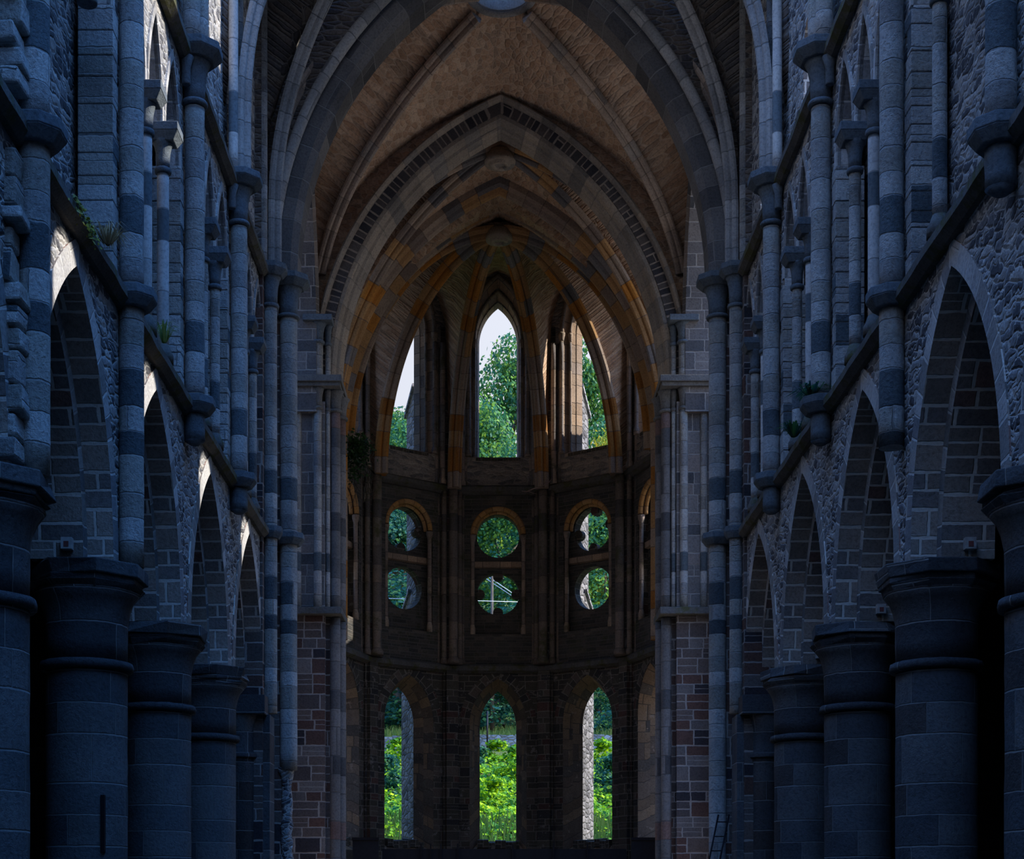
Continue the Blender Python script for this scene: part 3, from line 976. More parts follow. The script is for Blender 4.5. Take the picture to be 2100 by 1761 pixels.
string_course(-1, ZS + .02, 9.2, 31.3, 'mossy sloping stone ledge over the left arcade arches')
string_course(-1, ZU + .02, 9.2, 31.3, 'dark stone ledge high on the left wall above the gallery')
string_course(1, ZS + .02, 9.2, 31.3, 'dark weedy stone ledge over the right arcade arches')
string_course(1, ZU + .02, 9.2, 31.3, 'dark stone ledge high on the right wall above the gallery')


# ------------------------------------------------------------------ rib vaults
def g_prof(u, rho=1.73, p=1.0):
    u = min(max(abs(u), 0.0), 1.0)
    v = math.sqrt(max(rho * rho - (rho - 1 + u) ** 2, 0)) / math.sqrt(rho * rho - (rho - 1) ** 2)
    return v ** p


def groin(name, x0, x1, y0, y1, z0, zc, mat, label, hole=None, dome=0.3, nx=44, ny=36, rho=1.73, thick=0.3, pw=1.0, ymin=-99):
    cx, cy, hx, hy = (x0 + x1) / 2, (y0 + y1) / 2, (x1 - x0) / 2, (y1 - y0) / 2
    mb = MB()
    P = []
    for j in range(ny + 1):
        for i in range(nx + 1):
            x, y = x0 + (x1 - x0) * i / nx, y0 + (y1 - y0) * j / ny
            u, v = (x - cx) / hx, (y - cy) / hy
            g = max(g_prof(u, rho, pw), g_prof(v, rho, pw))
            z = z0 + (zc - z0) * g + dome * (1 - max(abs(u), abs(v))) * g
            P.append((x, y, z))
    b = mb.add(P)
    for j in range(ny):
        for i in range(nx):
            a = b + j * (nx + 1) + i
            q = (a, a + 1, a + nx + 2, a + nx + 1)
            c = sum((mb.v[k] for k in q), Vector()) / 4
            if (hole and math.hypot(c.x - cx, c.y - cy) < hole) or c.y < ymin:
                continue
            u, v = abs(c.x - cx) / hx, abs(c.y - cy) / hy
            if u > v:     # cells over the sides: courses run along y
                                uv = [(mb.v[k].y, mb.v[k].z - abs(mb.v[k].x - cx) * .7) for k in q]
            else:
                uv = [(mb.v[k].z - abs(mb.v[k].y - cy) * .9, mb.v[k].x) for k in q]
            mb.face(q, uv, 0, True)
    o = mb.build(name, mat)
    md = o.modifiers.new('thickness', 'SOLIDIFY')
    md.thickness = thick
    md.offset = 1.0
    for p in o.data.polygons:      # make the shell grow upwards
        if p.normal.z < 0:
            o.data.flip_normals()
            break
    return tag(o, label, 'vault', kind='structure')


RIB3 = [(-0.02, -.21), (-.10, -.21), (-.16, -.17), (-.18, -.12), (-.16, -.09), (-.24, -.085), (-.31, -.05), (-.33, 0), (-.31, .05), (-.24, .085),
        (-.16, .09), (-.18, .12), (-.16, .17), (-.10, .21), (-.02, .21)]     # three rolls hanging below the web (n < 0 is inward)


def rib_path(P0, P1, zfun, n=26, u0=0.0, u1=1.0):
    """plan line P0 (springing) -> P1 (crown), z from zfun(t)"""
    P0, P1 = Vector(P0), Vector(P1)
    d = (P1 - P0).normalized()
    B = Vector((-d.y, d.x, 0))
    pts = []
    for i in range(n + 1):
        t = u0 + (u1 - u0) * (1 - math.cos(PI / 2 * i / n)) if False else u0 + (u1 - u0) * (i / n) ** 1.7
        q = P0 + (P1 - P0) * t
        pts.append(Vector((q.x, q.y, zfun(t))))
    fr = []
    for i in range(len(pts)):
        tg = (pts[min(i + 1, len(pts) - 1)] - pts[max(i - 1, 0)]).normalized()
        N = B.cross(tg).normalized()
        if N.z < 0 or (abs(N.z) < 1e-3 and N.dot(d) > 0):
            N = -N
        fr.append((N, B))
    return pts, fr


def rib(P0, P1, zfun, prof, mat, parent, name='rib', scale=1.0, u1=1.0, zlow=None, n=26):
    mb = MB()
    pts, fr = rib_path(P0, P1, zfun, n, 0.0, u1)
    if zlow is not None and zlow < pts[0].z - .05:
        d = (Vector(P1) - Vector(P0)).normalized()
        k = max(2, int((pts[0].z - zlow) / .5))
        pre = [Vector((pts[0].x, pts[0].y, zlow + (pts[0].z - zlow) * i / k)) for i in range(k)]
        pts = pre + pts
        fr = [(-d, fr[0][1])] * k + fr
    mb.sweep(pts, fr, [(a * scale, b * scale) for a, b in prof])
    return mb.build(name, mat, parent)


# --- last nave bay, still vaulted
NV0, NV1 = 27.70, 31.70
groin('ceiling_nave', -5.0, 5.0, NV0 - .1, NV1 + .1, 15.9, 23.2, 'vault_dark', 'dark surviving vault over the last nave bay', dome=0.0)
# --- crossing
CX0, CX1 = 31.55, 39.25
CXC = (CX0 + CX1) / 2
groin('ceiling_crossing', -4.75, 4.75, CX0, CX1, 16.2, 22.05, 'vault', 'brown rubble vault of the crossing pierced by a round opening', hole=0.74, dome=0.62, nx=64, ny=54, pw=.86, ymin=32.35)
# --- choir
CH = [(40.35, 44.0), (44.45, 46.35)]
groin('ceiling_choir', -5.0, 5.0, CH[0][0] - .2, CH[0][1] + .2, 15.2, 22.35, 'vault', 'brown vault of the choir bay', dome=0.1)
groin('ceiling_sanctuary', -5.0, 5.0, CH[1][0] - .2, CH[1][1] + .5, 15.2, 22.45, 'vault', 'narrow brown vault bay before the apse', dome=0.0, nx=40, ny=16)

# oculus ring
oc = thing('vault_oculus', (0, CXC, 22.5), 'round open eye with a moulded stone rim at the crown of the crossing', 'oculus')
OZ = 0.12
mb = MB()
mb.lathe((0, CXC), [(r, z + OZ) for r, z in [(0.62, 22.38), (0.64, 22.30), (0.74, 22.26), (0.80, 22.30), (0.84, 22.40), (0.88, 22.62), (0.90, 23.1), (0.62, 23.1), (0.62, 22.38)]], 48, caps=False)
mb.build('rim', 'rib_grey', oc)
mb = MB()
mb.lathe((0, CXC), [(r, z + OZ) for r, z in [(0.625, 22.6), (0.625, 24.3), (0.8, 24.3), (0.8, 23.0)]], 40, caps=False)
mb.build('well', 'shaft_clean', oc)

for s in (-1, 1):
    for k, (y0, lab) in enumerate(((CX1 - .1, 'rear'), (CX0 + .1, 'front'))):
        t = thing('crossing_rib', (s * 4.5, y0, 16.3), '%s diagonal rib of the crossing vault, from the %s corner to the round opening' % (lab, SIDE[s]), 'rib', 'diagonal ribs of the crossing vault')
        uu = lambda tt: .9726 - .846 * tt
        zf = lambda tt: 16.2 + (22.05 - 16.2) * g_prof(uu(tt), 1.73, .86) + .62 * (1 - uu(tt)) * g_prof(uu(tt)) - .03
        sg = 1 if k == 0 else -1
        rib((s * 4.62, CXC + sg * 3.744, 0), (s * 0.6, CXC + sg * .486, 0), zf, RIB3, 'rib_brown', t, 'rib', 0.8)
    # crossing side arches to the transepts
    t = thing('transept_arch', (s * 4.9, 36, 15), 'pointed transept arch on the %s side of the crossing, seen edge-on' % SIDE[s], 'arch')
    mb = MB()
    arch_sweep(mb, (s * 4.62, 0, 0), Y_, X_ * s, 2.70, R_for(2.70, 5.0), 15.6, [(0, 0), (.22, -.06), (.5, 0), (.5, .7), (0, .7)], n=18, c0=36.0, zb=14.0)
    mb.build('arch_order', 'cross_grey', t)
    # wall over the transept arch
    mb = MB()
    ol = [(32.3, 13.9)] + [(p[0], p[1]) for p in arc_points(3.1, R_for(3.1, 5.4), 15.6, 14, 0, 36.0)] + [(39.9, 13.9), (39.9, 25), (32.3, 25)]
    mb.plate((s * 4.80, 0, 0), Y_, X_ * s, ol, [], 0.6)
    tag(mb.build('wall_crossing_' + SIDE[s], ['vault', 'vault']), 'masonry above the %s transept arch' % SIDE[s], 'wall', kind='structure')

# --- nave ribs of the last bay and broken springers
for s in (-1, 1):
    t = thing('nave_vault_ribs', (s * 4.7, NV0, 14.7), 'bundle of grey ribs rising from the third capital on the %s nave wall' % SIDE[s], 'ribs', 'rib bundles of the nave vault')
    zf = lambda tt: 15.9 + (23.2 - 15.9) * g_prof(1 - tt) - .02
    rib((s * 4.82, NV0 + .12, 0), (0, (NV0 + NV1) / 2, 0), zf, RIB3, 'rib_grey', t, 'diagonal_rib', .62, zlow=ZU)
    rib((s * 4.78, NV0 - .05, 0), (0, NV0 - .05, 0), zf, RIB3, 'rib_grey', t, 'transverse_rib', .72, zlow=ZU)
    mb = MB()
    mb.lathe((s * 4.82, NV0 + .30), [(.085, ZU + (21.0 - ZU) * k / 14) for k in range(15)], 14)
    mb.build('wall_rib_shaft', 'shaft', t)
    mb = MB()
    mb.lathe((s * 4.82, NV0 - .30), [(.085, ZU + (20.0 - ZU) * k / 14) for k in range(15)], 14, jit=.004)
    mb.build('wall_rib_shaft', 'shaft_clean', t)
    t = thing('nave_vault_ribs', (s * 4.7, NV1, 14.7), 'jointed grey rib springing from the %s crossing pier towards the nave' % SIDE[s], 'ribs', 'rib bundles of the nave vault')
    rib((s * 4.74, NV1 - .12, 0), (0, (NV0 + NV1) / 2, 0), zf, RIB3, 'rib_grey', t, 'diagonal_rib', .72, zlow=ZU)
    mb = MB()
    mb.lathe((s * 4.86, NV1 - .42), [(.085, ZU + (21.0 - ZU) * k / 14) for k in range(15)], 14)
    mb.build('wall_rib_shaft', 'shaft', t)
    # broken springers
    for i in (2, 3):
        t = thing('broken_springer', (s * 4.7, RY[i], 14.7), 'broken stump of vault ribs above the %s wall shaft of the %s wall' % ({2: 'second', 3: 'third'}[i], SIDE[s]), 'springer', 'broken vault springers')
        for dy, nm_ in ((-.2, 'rib_stump'), (.0, 'rib_stump'), (.2, 'rib_stump')):
            mb = MB()
            mb.lathe((s * (4.70 if dy == 0 else 4.78), RY[i] + dy), [(.13, ZU), (.13, ZU + .5), (.13, ZU + 1.3), (.14, ZU + 2.4), (.09, ZU + 2.7)], 16, jit=.006)
            mb.build(nm_, 'shaft', t)
    # clerestory wall shafts beside them, seen behind the springers
    # --- west crossing pier
    t = thing('crossing_pier', (s * 5.2, 32.2, 0), 'tall %s crossing pier between nave and transept with two banded shafts' % SIDE[s], 'pier', 'crossing piers')
    mb = MB()
    xa, xb = sorted((s * 4.86, s * 6.2))
    mb.box((xa, 31.2, 0), (xb, 33.0, 14.7))
    mb.box((xa, 31.2, 14.7), (xb, 33.0, 24), 1)
    xa, xb = sorted((s * 4.60, s * 4.9))
    mb.box((xa, 32.15, 0), (xb, 32.9, 14.7))
    mb.build('core', ['cross', 'vault_dark'], t)
    for (x, y, r, zb, nm_) in ((s * 4.75, 31.55, .135, 5.55, 'shaft'), (s * 4.46, 32.15, .18, 4.45 if s < 0 else 0.0, 'great_shaft')):
        mb = MB()
        zt = ZU - .78
        k = int((zt - zb) / .35)
        mb.lathe((x, y), [(r, zb + (zt - zb) * q / k) for q in range(k + 1)], 20, jit=.004)
        sh = mb.build(nm_, 'shaft', t)
        ring_cap(x, y, s, ZS + .02, r * 1.75, sh, 'ring')
        capital(x, y, s, ZU - .14, r * 1.02, .6, sh, 'capital')
        ring_cap(x, y, s, ZU + .06, r * 2.0 + .06, sh, 'abacus')
    if s < 0:      # the lower length of this shaft is torn away to a rough core
        rgb = random.Random(12)
        mb = MB()
        mb.lathe((s * 4.50, 32.17), [(.11 + rgb.uniform(-.02, .03), 4.5 * q / 26) for q in range(26)] + [(.16, 4.45), (.178, 4.5)], 14, jit=.018, rnd=rgb)
        mb.build('broken_shaft', 'rubble', t)
    # half pier that receives the last arcade arch
    mb = MB()
    x, y = s * 5.30, 31.35
    mb.lathe((x, y), [(.30, 0), (.30, 4.6), (.36, 4.62), (.36, 4.7), (.30, 4.72), (.30, 5.2), (.38, 5.5)], 20, jit=.005)
    xa, xb = sorted((s * 4.78, s * 5.9))
    mb.box((xa, 30.95, 5.48), (xb, 31.8, 5.86))
    xa, xb = sorted((s * 4.72, s * 5.3))
    mb.box((xa, 31.25, 0), (xb, 31.9, 5.5))
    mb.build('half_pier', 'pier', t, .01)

# west crossing arch
WA = thing('crossing_arch', (0, 32.3, 14.7), 'great dark pointed arch framing the crossing, its crown above the picture', 'arch', 'crossing arches')
mb = MB()
arch_sweep(mb, (0, 31.95, 0), X_, Y_, 4.27, 7.35, 14.72, [(0, .14), (.13, 0), (.42, 0), (.48, .06), (.70, .06), (.70, .85), (.13, .85), (0, .72)], n=26)
mb.build('main_order', 'arch_deep', WA)
mb = MB()
arch_sweep(mb, (0, 31.75, 0), X_, Y_, 4.74, 7.35 + .47, 14.72, roll(.12), n=26, sm=True)
mb.build('outer_roll', 'rib_grey', WA)
mb = MB()
ol = [(-5.6, 14.6)] + [(p[0], p[1]) for p in arc_points(4.74, 7.82, 14.72, 16)] + [(5.6, 14.6), (5.6, 25), (-5.6, 25)]
mb.plate((0, 32.0, 0), X_, Y_, ol, [], .7)
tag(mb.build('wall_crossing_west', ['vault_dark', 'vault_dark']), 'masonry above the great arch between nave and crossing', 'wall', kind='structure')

# ------------------------------------------------------------------ east crossing piers and arch
for s in (-1, 1):
    t = thing('crossing_pier', (s * 4.7, 39.6, 0), 'brown and red block-built %s pier at the choir entrance' % SIDE[s], 'pier', 'crossing piers')
    mb = MB()
    xa, xb = sorted((s * 4.42, s * 6.3))
    xc, xd = sorted((s * 4.22, s * 4.5))
    xe, xf = sorted((s * 5.47, s * 6.3))
    for z0, z1, nm_, mt in ((0, 9.0, 'lower_core', 'cross'), (9.0, 14.3, 'core', 'cross_grey')):
        mb = MB()
        mb.box((xa, 38.85, z0), (xb, 40.3, z1))
        mb.box((xc, 39.05, z0), (xd, 40.2, z1))
        mb.box((xe, 38.1, z0), (xf, 38.9, z1))  # unseen block added to keep the sun off the pier shafts
        mb.build(nm_, mt, t)
    for (x, y, r) in ((s * 4.60, 38.83, .10), (s * 4.19, 39.10, .135), (s * 5.10, 38.85, .09), (s * 4.36, 38.96, .06), (s * 4.12, 39.7, .15)):
        mb = MB()
        mb.lathe((x, y), [(r, 9.1 + (14.1 - 9.1) * q / 12) for q in range(13)], 18, jit=.003)
        if r > .12:
            mb.lathe((x, y), [(r, 8.9 * q / 14) for q in range(15)], 18, jit=.003)
        sh = mb.build('shaft', 'cross_shaft' if r > .12 else 'shaft', t)
        capital(x, y, s, 14.62, r * 1.05, .48, sh, 'capital', 1.6, True, 'cross_cap')
    mb = MB()
    xa, xb = sorted((s * 4.02, s * 5.5))
    mb.box((xa, 38.62, 14.62), (xb, 40.3, 14.72))
    xa, xb = sorted((s * 3.98, s * 5.5))
    mb.box((xa, 38.56, 14.72), (xb, 40.3, 14.88))
    mb.build('abacus', 'cross_cap', t, .012)
    mb = MB()
    xa, xb = sorted((s * 3.98, s * 5.5))
    mb.box((xa, 38.62, 8.92), (xb, 40.2, 9.10))
    mb.build('ledge', 'string', t, .02)
    mb = MB()
    xa, xb = sorted((s * 4.62, s * 6.2))
    mb.box((xa, 39.0, 14.88), (xb, 40.3, 22))
    mb.build('upper_core', 'cross_grey', t)
    for (x, y, r, zt, mt) in ((s * 4.60, 38.85, .13, 15.75, 'shaft'), (s * 4.95, 38.9, .08, 19.0, 'rib_brown'), (s * 4.36, 39.0, .07, 15.75, 'shaft')):
        mb = MB()
        mb.lathe((x, y), [(r, 14.88 + (zt - 14.88) * q / 6) for q in range(7)], 18)
        sh = mb.build('upper_shaft', mt, t)
        if zt < 17:
            capital(x, y, s, 16.25, r * 1.05, .45, sh, 'capital', 1.7, True, 'cap')
    mb = MB()
    xa, xb = sorted((s * 4.22, s * 4.95))
    mb.box((xa, 38.58, 16.25), (xb, 39.2, 16.4))
    mb.build('upper_abacus', 'cap', t, .01)

EA = thing('crossing_arch', (0, 39.3, 14.88), 'pointed choir arch with a band of dark radiating bricks', 'arch', 'crossing arches')
EHS, ER, EZ = 4.05, 7.1, 14.88
mb = MB()
arch_sweep(mb, (0, 39.05, 0), X_, Y_, EHS, ER, EZ, [(.32, 0), (.60, 0), (.60, .5), (.32, .5)], [0, 0, 0, 0], n=30)
mb.build('brick_order', 'arch_dark', EA)
mb = MB()
arch_sweep(mb, (0, 39.0, 0), X_, Y_, EHS + .58, ER + .58, EZ, [(0, 0), (.03, -.10), (.08, -.13), (.13, -.09), (.15, 0), (.15, .3), (0, .3)], n=30)
mb.build('hood_mould', 'arch_tan', EA)
mb = MB()
arch_sweep(mb, (0, 39.05, 0), X_, Y_, EHS, ER, EZ,
           [(.36, .05), (.36, .6), (.04, .75), (.0, .68), (-.01, .60), (.03, .50), (.06, .46), (.05, .36), (.08, .28), (.14, .25), (.15, .17), (.17, .09), (.22, .03), (.31, .02)], n=30)
mb.build('inner_moulding', 'arch_tan', EA)
mb = MB()
ol = [(-5.6, 14.7)] + [(p[0], p[1]) for p in arc_points(EHS + .5, ER + .5, EZ, 18)] + [(5.6, 14.7), (5.6, 25), (-5.6, 25)]
mb.plate((0, 39.15, 0), X_, Y_, ol, [], 1.0)
tag(mb.build('wall_choir_arch', ['vault', 'vault']), 'masonry above the choir arch', 'wall', kind='structure')

# transepts and choir shells
for s in (-1, 1):
    t = thing('wall_transept_' + SIDE[s], (s * 10, 36, 0), 'transept walls beyond the %s crossing arch' % SIDE[s], 'wall', kind='structure')
    mb = MB()
    xa, xb = sorted((s * 5.4, s * 15.0))
    hh = 14 if s < 0 else 2.0  # unseen wall heights set so sun gets in and bounces to the vault
    mb.box((xa, 31.2, 0), (xb, 32.1, hh + 4))
    mb.box((xa, 39.9, 0), (xb, 40.7, hh + 4))
    xa, xb = sorted((s * 15.0, s * 15.8))
    mb.box((xa, 31.2, 0), (xb, 40.7, hh))
    mb.build('masonry', 'fieldwall', t)
    mb = MB()
    xa, xb = sorted((s * 5.0, s * 5.9))
    mb.plate((s * 5.0, 0, 0), Y_, X_ * s, [(40.2, 0), (47.2, 0), (47.2, 24.5), (40.2, 24.5)],
             [loop_arch(1.15, R_for(1.15, 1.8), 19.6, 16.2, 8, 42.25), loop_arch(1.1, R_for(1.1, 1.5), 13.4, 10.4, 8, 42.25), loop_arch(1.1, R_for(1.1, 1.7), 7.4, 2.0, 8, 42.25)], .5)  # unseen lancets opened wide to let light into choir and apse
    tag(mb.build('wall_choir_' + SIDE[s], ['vault', 'apse_tan']), '%s side wall of the choir' % SIDE[s], 'wall', kind='structure')

# ------------------------------------------------------------------ choir arches, ribs, bosses
t = thing('choir_arch', (0, 44.2, 15.2), 'ribbed pointed arch across the choir below the first boss', 'arch', 'transverse arches of the choir')
mb = MB()
arch_sweep(mb, (0, 44.2, 0), X_, Y_, 4.45, 7.4, 15.15, [(.62, -.26), (.22, -.26), (.14, -.20), (.15, -.12), (.06, -.09), (0, -.04), (0, .04), (.06, .09), (.15, .12), (.14, .2), (.22, .26), (.62, .26)], n=28, zb=9.6)
mb.build('arch_order', 'rib', t)
t = thing('choir_arch', (0, 46.35, 15.2), 'pointed arch at the mouth of the apse just before the ribbed half-dome', 'arch', 'transverse arches of the choir')
mb = MB()
arch_sweep(mb, (0, 46.4, 0), X_, Y_, 4.55, 7.55, 15.5, [(.55, -.22), (.22, -.22), (.16, -.16), (.06, -.09), (0, -.04), (0, .04), (.06, .09), (.16, .16), (.22, .22), (.55, .22)], n=28, zb=9.6)
mb.build('arch_order', 'rib', t)
cyc = (CH[0][0] + CH[0][1]) / 2
zf = lambda tt: 15.2 + (22.35 - 15.2) * g_prof(1 - tt) + .1 * tt - .02
for s in (-1, 1):
    for y0, lab in ((CH[0][0] + .05, 'front'), (CH[0][1] - .05, 'rear')):
        t = thing('choir_rib', (s * 4.6, y0, 15.2), '%s diagonal rib of the choir vault on the %s side' % (lab, SIDE[s]), 'rib', 'diagonal ribs of the choir vault')
        rib((s * 4.75, y0, 0), (0, cyc, 0), zf, RIB3, 'rib', t, 'rib', .85, zlow=9.6)
def boss(y, z, r, label):
    t = thing('vault_boss', (0, y, z), label, 'boss', 'vault bosses')
    mb = MB()
    mb.lathe((0, y), [(r * .35, z - .02), (r * .35, z - .06), (r * .62, z - .08), (r * .66, z - .02), (r * .78, z), (r * .95, z - .02), (r, z + .06), (r * .95, z + .14), (r * .8, z + .3)], 28)
    mb.build('disc', 'arch_tan', t)
    return t
boss(cyc, 21.86, .43, 'round moulded boss at the crown of the choir vault')
boss(46.85, 21.78, .42, 'round boss where the apse ribs meet')

# ------------------------------------------------------------------ apse
AC = Vector((0.0, 47.0, 0))
NF = 5
HALF = PI / 10
AR = 5.0
FW = AR * math.tan(HALF)
ZT = 24.0
FACE_NAMES = ['leftmost', 'left', 'central', 'right', 'rightmost']
wall_apse = thing('wall_apse', (0, 52, 0), 'five-sided dark stone apse wall pierced by three tiers of windows', 'wall', kind='structure')


def facet_frame(th):
    d = Vector((math.sin(th), math.cos(th), 0))
    a = Vector((math.cos(th), -math.sin(th), 0))
    return AC + d * AR, a, d


LW = dict(zs=7.70, sill=3.80)
def lw_loop(hs, rise, sill):
    return loop_arch(hs, R_for(hs, rise), LW['zs'], sill, 12)
def uw_loop(hs, zs, rise, sill):
    return loop_arch(hs, R_for(hs, rise), zs, sill, 12)
def rec_loop(hs, cz, zb):
    n = 20
    return [(-hs, zb)] + [(-hs * math.cos(PI * i / n), cz + hs * math.sin(PI * i / n)) for i in range(n + 1)] + [(hs, zb)]


OC1, OC2, OCR = 14.12, 12.17, .72
for fi in range(NF):
    th = (fi - 2) * 2 * HALF
    O, A, D = facet_frame(th)
    mb = MB()
    e = .36 * math.tan(HALF)
    z_l = [(-FW, 0), (FW, 0), (FW, 9.6), (-FW, 9.6)]
    mb.plate(O, A, D, z_l, [(lw_loop(.96, 1.55, 3.4), lw_loop(.80, 1.38, 3.6))], .36)
    mb.plate(O + D * .36, A, D, [(-FW - e, 0), (FW + e, 0), (FW + e, 9.6), (-FW - e, 9.6)], [(lw_loop(.80, 1.38, 3.6), lw_loop(.62, 1.22, 3.82))], .34)
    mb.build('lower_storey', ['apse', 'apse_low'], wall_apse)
    mb = MB()
    mb.plate(O, A, D, [(-FW, 9.6), (FW, 9.6), (FW, 15.6), (-FW, 15.6)], [rec_loop(.93, OC1, 10.75)], .34)
    mb.plate(O + D * .34, A, D, [(-FW - e, 9.6), (FW + e, 9.6), (FW + e, 15.6), (-FW - e, 15.6)],
             [circle_loop(OCR, OC1), circle_loop(OCR, OC2, sq=.98)], .34)
    mb.build('middle_storey', ['apse_thin', 'apse'], wall_apse)
    mb = MB()
    mb.plate(O, A, D, [(-FW, 15.6), (FW, 15.6), (FW, ZT), (-FW, ZT)], [(uw_loop(.95, 20.7, 2.0, 16.7), uw_loop(.86, 20.7, 1.8, 16.7))], .22)
    mb.plate(O + D * .22, A, D, [(-FW - .05, 15.6), (FW + .05, 15.6), (FW + .05, ZT), (-FW - .05, ZT)], [(uw_loop(.80, 20.7, 1.62, 16.72), uw_loop(.72, 20.7, 1.45, 16.72))], .22)
    mb.plate(O + D * .44, A, D, [(-FW - .1, 15.6), (FW + .1, 15.6), (FW + .1, ZT), (-FW - .1, ZT)], [(uw_loop(.70, 20.7, 1.38, 16.74), uw_loop(.64, 20.7, 1.26, 16.75))], .26)
    mb.build('upper_storey', ['apse_upper', 'apse_tan'], wall_apse)

    # window fittings, one thing per opening
    fn = FACE_NAMES[fi]
    t = tag(thing('window_%d' % (fi + 1), O + Vector((0, 0, 16.7)), 'tall unglazed pointed window high in the %s side of the apse' % fn, 'window', 'upper apse windows'), kind='structure')
    for sd in (-1, 1):
        for (aa, dd, r) in ((1.0, -.02, .07), (.80, .21, .045)):
            mb = MB()
            p = O + A * (sd * aa) + D * dd
            mb.lathe((p.x, p.y), [(r * 1.5, 16.7), (r * 1.5, 16.85), (r, 16.95)] + [(r, 17.0 + 3.5 * q / 8) for q in range(9)], 12)
            mb.lathe((p.x, p.y), [(r, 20.45), (r * 1.2, 20.5), (r * 1.7, 20.68), (r * 1.7, 20.74)], 12)
            mb.build('jamb_shaft', 'apse_shaft', t)
    for (hs, rise, dd, r) in ((1.0, 2.1, -.02, .07), (.80, 1.64, .21, .045)):
        mb = MB()
        arch_sweep(mb, O + D * dd, A, D, hs, R_for(hs, rise), 20.72, roll(r, 0, 0, 8), n=14, sm=True)
        mb.build('arch_roll', 'apse_shaft', t)
    mb = MB()
    pts = [O + A * (-.75) + D * .2, O + A * .75 + D * .2]
    mb.sweep([p + Vector((0, 0, 16.68)) for p in pts], [(D, Z_)] * 2, [(-.22, 0), (.5, .06), (.5, -.1), (-.22, -.1)])
    mb.build('sill', 'apse', t)

    t = tag(thing('window_%d' % (fi + 6), O + Vector((0, 0, 10.7)), 'pair of round openings under an orange arch in the %s side of the apse' % fn, 'window', 'round apse windows'), kind='structure')
    n = 22
    for (rr, dd, r) in ((.86, .05, .085), (.77, .2, .065)):
        mb = MB()
        pts = [O + A * (-rr * math.cos(PI * i / n)) + D * dd + Vector((0, 0, OC1 + rr * math.sin(PI * i / n))) for i in range(n + 1)]
        fr = [(A * (-math.cos(PI * i / n)) + Z_ * math.sin(PI * i / n), D) for i in range(n + 1)]
        mb.sweep(pts, fr, roll(r, 0, 0, 10), sm=True)
        mb.build('arch_roll', 'orange', t)
    for sd in (-1, 1):
        mb = MB()
        p = O + A * (sd * .86) + D * .08
        mb.lathe((p.x, p.y), [(.10, 10.75), (.10, 10.95), (.075, 11.05)] + [(.07, 11.1 + 2.75 * q / 6) for q in range(7)] + [(.11, 13.98), (.12, 14.1)], 12)
        mb.build('jamb_shaft', 'apse_shaft', t)
    mb = MB()
    zz = (OC1 + OC2) / 2
    pts = [O + A * (-.9) + D * .3, O + A * .9 + D * .3]
    mb.sweep([p + Vector((0, 0, zz)) for p in pts], [(D, Z_)] * 2, [(-.10, -.09), (-.10, .09), (.1, .12), (.1, -.12)])
    mb.build('transom', 'apse_tan', t)
    cusp = {2: [(OC2, a) for a in (90, 0, 180, 270)], 3: [(OC1, a) for a in (85, 190, 268, 10)], 1: [(OC1, a) for a in (0, 265)]}.get(fi, [])
    for cz, ang in cusp:
        mb = MB()
        a_ = math.radians(ang)
        ca, czz = (OCR - .10) * math.cos(a_), cz + (OCR - .10) * math.sin(a_)
        lp = [(ca + .17 * math.cos(2 * PI * i / 14), czz + .17 * math.sin(2 * PI * i / 14)) for i in range(14)]
        mb.plate(O + D * .40, A, D, lp, [], .2)
        mb.build('cusp', 'apse', t)

    t = tag(thing('window_%d' % (fi + 11), O + Vector((0, 0, 3.8)), 'unglazed lancet at ground level in the %s side of the apse' % fn, 'window', 'lower apse windows'), kind='structure')
    mb = MB()
    arch_sweep(mb, O, A, D, .96, R_for(.96, 1.55), 7.70, [(.02, -.015), (.34, -.015), (.34, .06), (.02, .06)], n=14)
    mb.build('relieving_arch', 'apse', t)
    mb = MB()
    rg = random.Random(fi)
    a0_ = -.70
    while a0_ < .68:
        w = rg.uniform(.2, .4)
        mb2 = O + A * a0_ + D * .30
        pts = [O + A * a0_ + D * .5, O + A * min(a0_ + w - .01, .72) + D * .5]
        hh = 3.80 + rg.uniform(-.02, .09)
        mb.sweep([p + Vector((0, 0, hh)) for p in pts], [(D, Z_)] * 2, [(-.3, -.05), (.22, .0), (.22, -.3), (-.3, -.3)])
        a0_ += w
    mb.build('sill', 'apse', t)

# string courses of the apse
def apse_ledge(z, label, proj, hh, mat):
    pts, fr = [], []
    for k in range(NF + 1):
        th = (k - 2.5) * 2 * HALF
        d = Vector((math.sin(th), math.cos(th), 0))
        pts.append(AC + d * (AR / math.cos(HALF)) + Vector((0, 0, z)))
        fr.append((-d / math.cos(HALF), Z_))
    P2, F2 = [pts[0] - Vector((0, 2.5, 0))], [(X_, Z_)]
    P2 += pts
    F2 += fr
    P2.append(pts[-1] - Vector((0, 2.5, 0)))
    F2.append((-X_, Z_))
    mb = MB()
    mb.sweep(P2, F2, [(-.05, 0), (proj * .6, 0), (proj, -.07), (proj, -hh + .08), (proj * .4, -hh), (-.05, -hh)])
    return tag(mb.build('apse_ledge', mat), label, 'ledge', 'stone ledges round the apse')
apse_ledge(9.72, 'curved stone ledge round the apse above the lower lancets', .22, .30, 'string')
apse_ledge(15.72, 'curved stone ledge round the apse below the upper windows', .24, .30, 'string')

